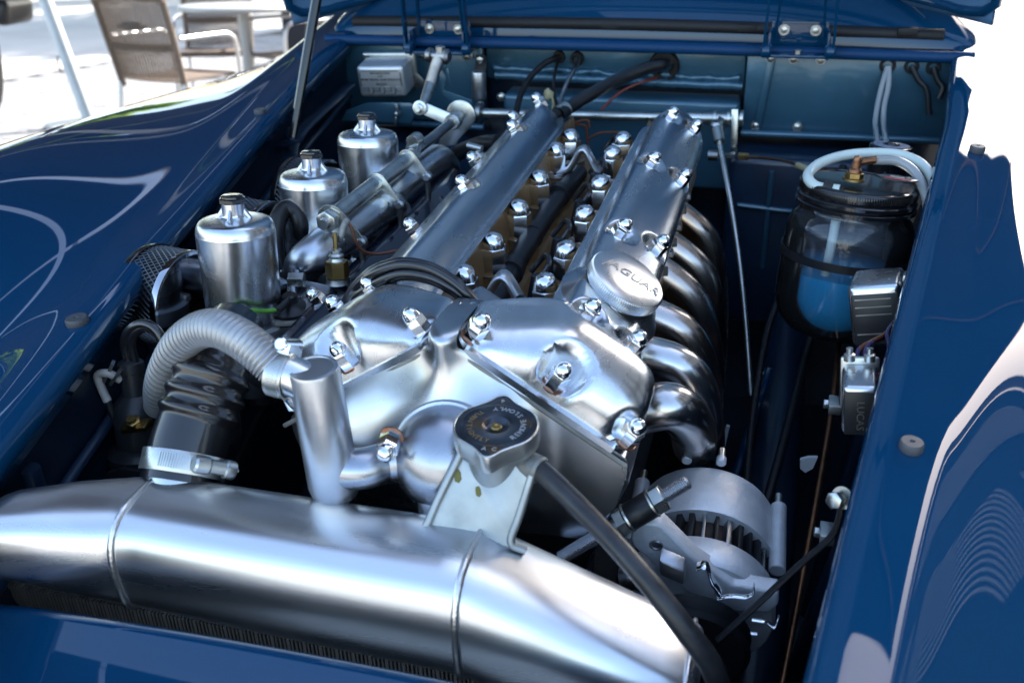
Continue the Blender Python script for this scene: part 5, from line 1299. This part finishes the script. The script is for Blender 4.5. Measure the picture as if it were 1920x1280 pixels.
for (x, y, z) in ((.33, .05, -.14), (.325, -.12, -.17), (.34, .30, -.16), (-.34, .15, -.15), (-.33, -.15, -.16)):
    p = V((x, y, z)); s = 1 if x > 0 else -1
    obj('pipe_clip', G().box(p, (.012, .022, .010)).hexa(p + V((-s * .006, 0, 0)), (-s, 0, 0), .009, .005), M['zinc'], car, bevel=.001)
# ------------------------------------------------------------------ set the car down level on the ground
COL_OBJS = [o for o in bpy.data.objects if o.parent is None and o.type in {'MESH', 'EMPTY'}]
for o in COL_OBJS: o.matrix_world = RX @ Matrix.Translation(o.location)
CAMW = RX @ CAM; CRW = RX.to_3x3() @ CR
def gnd(u, v, x=None, y=None, z=None):
    r = CRW @ V((u - 960.0, v - 640.0, CF))
    t = (z - CAMW.z) / r.z if z is not None else (x - CAMW.x) / r.x if x is not None else (y - CAMW.y) / r.y
    return CAMW + r * t
# ------------------------------------------------------------------ ground and pavers
ZG = -0.85
def ground_mat():
    return material('shade_toned_paving_grey', (0.22, 0.22, 0.225), 0.85, noise=0.25, nscale=2.5, bump=0.3, bscale=120)  # grey lowered in place of shade on the near paving
M['joint'] = material('dark_paving_joint', (0.035, 0.034, 0.033), 0.9, noise=0.3, nscale=30)
M['paver'] = ground_mat()
g = G(); g.add([(-150, -150, ZG - .012), (150, -150, ZG - .012), (150, 150, ZG - .012), (-150, 150, ZG - .012)], [(0, 1, 2, 3)])
M['field'] = material('sunlit_pale_ground', (0.36, 0.35, 0.33), 0.9, noise=0.2, nscale=0.8, bump=0.3, bscale=60)
ground = structure('ground', g, M['field'])
g = G(); g.add([(-6.5, 1.4, ZG - .008), (-1.2, 1.4, ZG - .008), (-1.2, 12, ZG - .008), (-6.5, 12, ZG - .008)], [(0, 1, 2, 3)])
obj('paving_bed', g, M['joint'], ground)
PL, PW, GAP = 0.24, 0.16, 0.010
def paver_geo(g, x, y, dz=0.0):
    a, b = (PL - GAP) / 2, (PW - GAP) / 2; c = .008
    g.rings([[V((x + i * (a - q), y + j * (b - q), ZG + h + dz)) for i, j in ((-1, -1), (1, -1), (1, 1), (-1, 1))] for q, h in ((0, -.02), (0, -.005), (c, 0.0))], cap0=False)
pg = G(); paver_geo(pg, 0, 0)
pm = None; rest = G(); cells = []
for j in range(60):
    for i in range(20):
        x = -6.3 + i * PL + (j % 2) * PL / 2; y = 1.6 + j * PW
        if x > -1.3: continue
        cells.append(((V((x, y, ZG)) - CAMW).length if -4.6 < x < -2.3 and 2.2 < y < 5.2 else 99, x, y))
cells.sort()
for k, (dd, x, y) in enumerate(cells):
    if dd < 90 and k < 290:
        if pm is None:
            pm = obj('paver', pg, M['paver'], ground)
            o = pm
        else:
            o = pm.copy(); COL.objects.link(o)
        o.location = (x - WLOC[ground.name].x, y - WLOC[ground.name].y, random.uniform(-.003, .002) - WLOC[ground.name].z + 0)
        o.rotation_euler = (random.uniform(-.012, .012), random.uniform(-.012, .012), random.uniform(-.02, .02))
    else:
        paver_geo(rest, x, y, random.uniform(-.003, .002))
# pm mesh was built at world coordinates less the ground's base, so shift it back to its own origin
off = WLOC[ground.name]
for vv in pm.data.vertices: vv.co = vv.co + V((off.x, off.y, off.z))
for vv in pm.data.vertices: vv.co.z -= 0
obj('paver_field', rest, M['paver'], ground, smooth=0, kind='stuff')


# ------------------------------------------------------------------ terrace furniture, far left
def chair(pos, rz, label, scale=1.0):
    t = thing('wicker_chair', label, 'chair', V((0, 0, 0)), 'wicker terrace chairs')
    k = .46
    def tb(name, pts, r, m, parent=t, n=5, seg=12): return obj(name, G().tube([V(p) for p in pts], r, n=n, seg=seg), M[m], parent, smooth=60)
    hw = .235
    # legs and arm loops of aluminium tube: front leg, arm, back post
    for s in (-1, 1):
        tb('leg', [(s * hw, .25, 0), (s * hw, .25, .40), (s * hw, .24, .60), (s * hw, .19, .655), (s * hw, .10, .665), (s * hw, -.22, .665)], .0125, 'frame')
        tb('leg', [(s * (hw - .015), -.26, 0), (s * (hw - .015), -.24, .25), (s * (hw - .015), -.21, .43)], .0125, 'frame', n=3)
        tb('back_post', [(s * (hw - .02), -.20, .40), (s * (hw - .01), -.25, .62), (s * (hw - .005), -.31, .86)], .018, 'wicker', n=4)
    tb('seat_rail', [(-hw + .02, .22, .435), (hw - .02, .22, .435)], .017, 'wicker', n=1)
    tb('top_rail', [(-hw, -.305, .86), (-hw * .5, -.335, .875), (0, -.345, .88), (hw * .5, -.335, .875), (hw, -.305, .86)], .020, 'wicker')
    tb('stretcher', [(-hw, -.245, .22), (hw, -.245, .22)], .010, 'frame', n=1)
    tb('stretcher', [(-hw, .25, .26), (-hw * .5, .25, .31), (hw * .5, .25, .31), (hw, .25, .26)], .010, 'wicker')
    # woven back: separate upright canes and finer cross strands
    for q in range(22):
        f = (q + .5) / 22; x = -hw * .93 + 2 * hw * .93 * f; b = -.03 * (1 - (2 * f - 1) ** 2)
        tb('cane', [(x * .96, -.205 + b, .44), (x, -.25 + b, .63), (x, -.31 + b, .87)], .0052, 'wicker', n=2, seg=6)
    g = G()
    for j in range(44):
        f = j / 43; z = .46 + .39 * f
        if abs(z - .615) < .018: rr = .006
        else: rr = .0028
        y0 = lerp(-.205, -.25, min(1, f / .45)) if f < .45 else lerp(-.25, -.31, (f - .45) / .55)
        g.tube([V((-hw * .95, y0, z)), V((-hw * .5, y0 - .022 + .004 * (j % 2), z)), V((0, y0 - .030 + .004 * (j % 2), z)), V((hw * .5, y0 - .022 + .004 * (j % 2), z)), V((hw * .95, y0, z))], rr, n=2, seg=5)
    for (z, w) in ((.74, .06), (.725, .10), (.71, .06)): g.tube([V((-w, -.305, z)), V((0, -.312, z + .004)), V((w, -.305, z))], .008, n=3, seg=6)
    obj('woven_strands', g, M['wicker'], t, smooth=60, kind='stuff')
    for q in range(18):
        y = -.19 + .40 * q / 17; obj('seat_cane', G().tube([V((-hw + .015, y, .44)), V((0, y, .432)), V((hw - .015, y, .44))], .009, n=2, seg=6, flat=.6), M['wicker'], t, smooth=60)
    t.location = pos; t.rotation_euler = (0, 0, rz)
    return t
chair(gnd(352, 288, z=ZG), rad(-8), 'brown wicker chair with its woven back to the car, nearest the pale pole')
chair(gnd(420, 215, z=ZG), rad(205), 'wicker chair facing the nearest chair across the grey table leg')
chair(gnd(570, 225, z=ZG), rad(150), 'wicker chair partly hidden by the raised bonnet and black stay')
tb_ = thing('terrace_table', 'grey metal table whose leg stands between the wicker chairs', 'table', gnd(480, 225, z=ZG))
a = gnd(480, 225, z=ZG); b = a + V((-.02, .0, .72))
obj('leg', G().tube([a, b], .042, n=1, seg=24), M['poleg'], tb_)
obj('foot', G().lathe(a, (0, 0, 1), [(.24, 0), (.24, .02), (.06, .04), (.05, .05)], 32), M['poleg'], tb_)
obj('tabletop', G().lathe(b, (0, 0, 1), [(.40, 0), (.41, .008), (.41, .022), (.40, .03)], 48), M['poleg'], tb_)
pa = thing('parasol', 'pale leaning pole beside wicker chair with an added unseen awning', 'parasol', gnd(172, 236, z=ZG))
p0, d0 = gnd(172, 236, z=ZG), None
q0 = gnd(84, -2, y=p0.y + .10); d0 = (q0 - p0).normalized()
obj('pole', G().cyl(p0 - d0 * .05, p0 + d0 * 2.6, .042, seg=32), M['pole'], pa)
obj('foot_plate', G().lathe(p0, (0, 0, 1), [(.28, 0), (.28, .03), (.06, .05)], 32), M['poleg'], pa)
g = G().tube([p0 + d0 * .47 + V((-.03, -.04, 0)), p0 + d0 * .41 + V((-.05, -.05, 0)), p0 + d0 * .36 + V((-.035, -.045, 0))], .006, n=4, seg=8); obj('cord', g, M['satin'], pa)
top = p0 + d0 * 2.6
rc_ = V((-2.5, 3.0, 1.55)); apex = rc_ + V((0, 0, .05)); ang = .0; ca_, sa_ = math.cos(ang), math.sin(ang)
def aw(x, y, z=0): return rc_ + V((x * ca_ - y * sa_, x * sa_ + y * ca_, z))
for k in range(3):  # panels added out of view; their gaps mirror as pale lines on the wing
    x0 = -2.1 + 1.43 * k; gap = .05
    obj('unseen_canopy_panel', G().prism([aw(x0, -1.9), aw(x0 + 1.43 - gap, -1.9), aw(x0 + 1.43 - gap, .2, .12), aw(x0, .2, .12)], (0, 0, .012)), M['cloth'], pa, smooth=0)
    obj('unseen_canopy_panel', G().prism([aw(x0, .26, .12), aw(x0 + 1.43 - gap, .26, .12), aw(x0 + 1.43 - gap, 2.0), aw(x0, 2.0)], (0, 0, .012)), M['cloth'], pa, smooth=0)
for k in range(3):
    x0 = -2.1 + 1.43 * k
    obj('unseen_canopy_panel', G().prism([aw(x0, -3.2), aw(x0 + 1.38, -3.2), aw(x0 + 1.38, -1.97), aw(x0, -1.97)], (0, 0, .012)), M['cloth'], pa, smooth=0)
for y in (-3.1, -1.8, -.2, 1.9): obj('arm', G().tube([aw(-2.2, y, .03), aw(2.2, y, .03)], .02, n=1, seg=10), M['pole'], pa)
obj('arm', G().tube([p0 + d0 * 2.5, p0 + d0 * 2.62, apex + V((0, 0, -.02))], .03, n=1, seg=12), M['pole'], pa)
# unseen second parasol, added to shade the car and shape the wing's reflection
ps = thing('parasol', 'unseen second parasol added so its high canopy shades the car', 'parasol', V((3.2, 3.4, ZG)))
c5 = V((-.02, 2.22, 2.35)); rim = [c5 + V((x, y, -.28)) for x, y in ((1.5, -1.47), (1.5, 0), (1.5, 1.47), (0, 1.47), (-1.5, 1.47), (-1.5, 0), (-1.5, -1.47), (0, -1.47))]
ap = c5 + V((0, 0, .22)); g = G(); g.add([ap] + rim, [(0, 1 + k, 1 + (k + 1) % 8) for k in range(8)]); cn2 = obj('canopy', g, M['cloth2'], ps, smooth=0)
cn2.modifiers.new('thickness', 'SOLIDIFY').thickness = .006
obj('pole', G().tube([V((3.2, 3.4, ZG)), V((3.2, 3.4, 1.2)), V((3.0, 3.3, 2.3)), ap + V((.3, .25, .1)), ap], .04, n=5, seg=16), M['pole'], ps)
for k in range(8): obj('rib', G().tube([ap + V((0, 0, -.05)), rim[k] + V((0, 0, -.02))], .014, n=1, seg=8), M['wood'], ps)
ho = thing('house', 'unseen dark house wall with pale slatted shutters, added for reflections', 'house', V((6.2, 2.5, ZG)))  # unseen wall added to darken what the right wing mirrors
obj('wall', G().box((6.5, 2.5, ZG + 5.0), (.6, 11.0, 10.0)), M['housew'], ho)
obj('roof', G().prism([(5.9, -3.2, ZG + 10.0), (5.9, 8.2, ZG + 10.0), (6.9, 8.2, ZG + 11.2), (6.9, -3.2, ZG + 11.2)], (0, 0, .12)), M['housew'], ho)
for y0, z0 in [(y, z) for z in (0, 2.9, 5.8) for y in (-1.6, .8, 3.2, 5.6)]:
    sh = obj('shutter', G().box((6.19, y0, ZG + 2.3 + z0), (.02, 1.5, 2.2)), M['housew'], ho)
    sl_ = None
    for k in range(14):
        if sl_ is None: sl_ = obj('slat', G().box((6.16, y0, ZG + 1.3 + z0), (.05, 1.4, .05)), M['white'], sh); s0 = sl_
        else:
            c_ = s0.copy(); COL.objects.link(c_); c_.parent = sh; c_.location = (0, 0, .155 * k)
pv = thing('parked_vehicle', 'dark parked vehicle showing a tyre and low mudguard at the edge', 'vehicle', gnd(-10, 185, z=ZG))
wc = gnd(-18, 120, y=gnd(-10, 185, z=ZG).y)
wc = gnd(-34, 108, y=3.4)
obj('tyre', G().lathe(wc + V((-.05, 0, 0)), (1, .5, 0), [(.20, -.06), (.28, -.055), (.31, -.03), (.315, 0), (.31, .03), (.28, .055), (.20, .06)], 48), M['tyre'], pv)
obj('rim', G().lathe(wc + V((-.05, 0, 0)), (1, .5, 0), [(.20, -.05), (.18, .02), (.06, .03), (.04, .05), (.0004, .05)], 32), M['frame'], pv)
mg = gnd(-28, 14, y=3.2)
obj('mudguard', G().box(mg, (.34, .30, .12), (1, .3, -.12), (-.3, 1, 0)), M['coilb'], pv, bevel=.035, seg=4)
# trousers of someone standing beyond the furniture are left to a dark bag on the third chair
bg_ = thing('dark_bag', 'dark cloth bag standing on the ground between the chairs', 'bag', gnd(555, 100, z=ZG))
bp_ = gnd(556, 118, z=ZG)
obj('bag_body', G().box(bp_ + V((0, .1, .26)), (.30, .20, .52), (1, .2, 0), (-.2, 1, 0)), M['fabric'], bg_, bevel=.05, seg=4)

# ------------------------------------------------------------------ unseen trees added for the paint and metal to mirror
def tree(pos, h, r, label, seed, leaves=7000):
    random.seed(seed)
    t = thing('unseen_tree', label, 'tree', V(pos), 'unseen trees beyond the terrace')
    P = V(pos)
    tr = G().tube([P, P + V((.1, 0, h * .25)), P + V((-.05, .1, h * .5)), P + V((.1, .1, h * .8))], [.40, .30, .20, .08], n=5, seg=14)
    obj('trunk', tr, M['bark'], t, smooth=60)
    cl = []
    for k in range(16):
        a = random.uniform(0, 6.28); q = random.uniform(.15, .85) ** .6; z = random.uniform(.38, .98)
        e = r * q * math.sin(math.pi * min(1, max(.12, (z - .25) / .8)))
        c = P + V((e * math.cos(a), e * math.sin(a), h * z)); cl.append((c, random.uniform(.55, 1.1)))
        obj('limb', G().tube([P + V((0, 0, h * z * .55)), (P + V((0, 0, h * z * .7))).lerp(c, .5), c], [.08, .05, .02], n=3, seg=7), M['bark'], t, smooth=60)
    vs, fs = [], []
    for k in range(leaves):
        c, s = random.choice(cl); d = V((random.gauss(0, 1), random.gauss(0, 1), random.gauss(0, .8))); d = d.normalized() * s * r * .30 * random.uniform(.35, 1.0)
        p = c + d; a = V((random.gauss(0, 1), random.gauss(0, 1), random.gauss(0, 1))).normalized(); b = a.orthogonal().normalized()
        L_, w_ = random.uniform(.25, .45), random.uniform(.12, .20); i = len(vs)
        vs += [p - a * L_, p + b * w_, p + a * L_, p - b * w_]; fs.append((i, i + 1, i + 2, i + 3))
    g = G(); g.add(vs, fs); obj('crown', g, M['leaf'], t, smooth=0, kind='stuff')
tree((-11, 21, ZG), 13, 6.0, 'unseen broad leafy tree far beyond the terrace chairs, nearest to them', 1)
tree((-20, 22, ZG), 14, 6.5, 'unseen tall leafy tree far beyond the terrace, farthest to the side', 2)
tree((-4, 24, ZG), 12.5, 5.5, 'unseen leafy tree standing far behind the raised bonnet', 3)
tree((-28, 16, ZG), 12, 6.0, 'unseen leafy tree far beyond the parked vehicle and pale pole', 4)
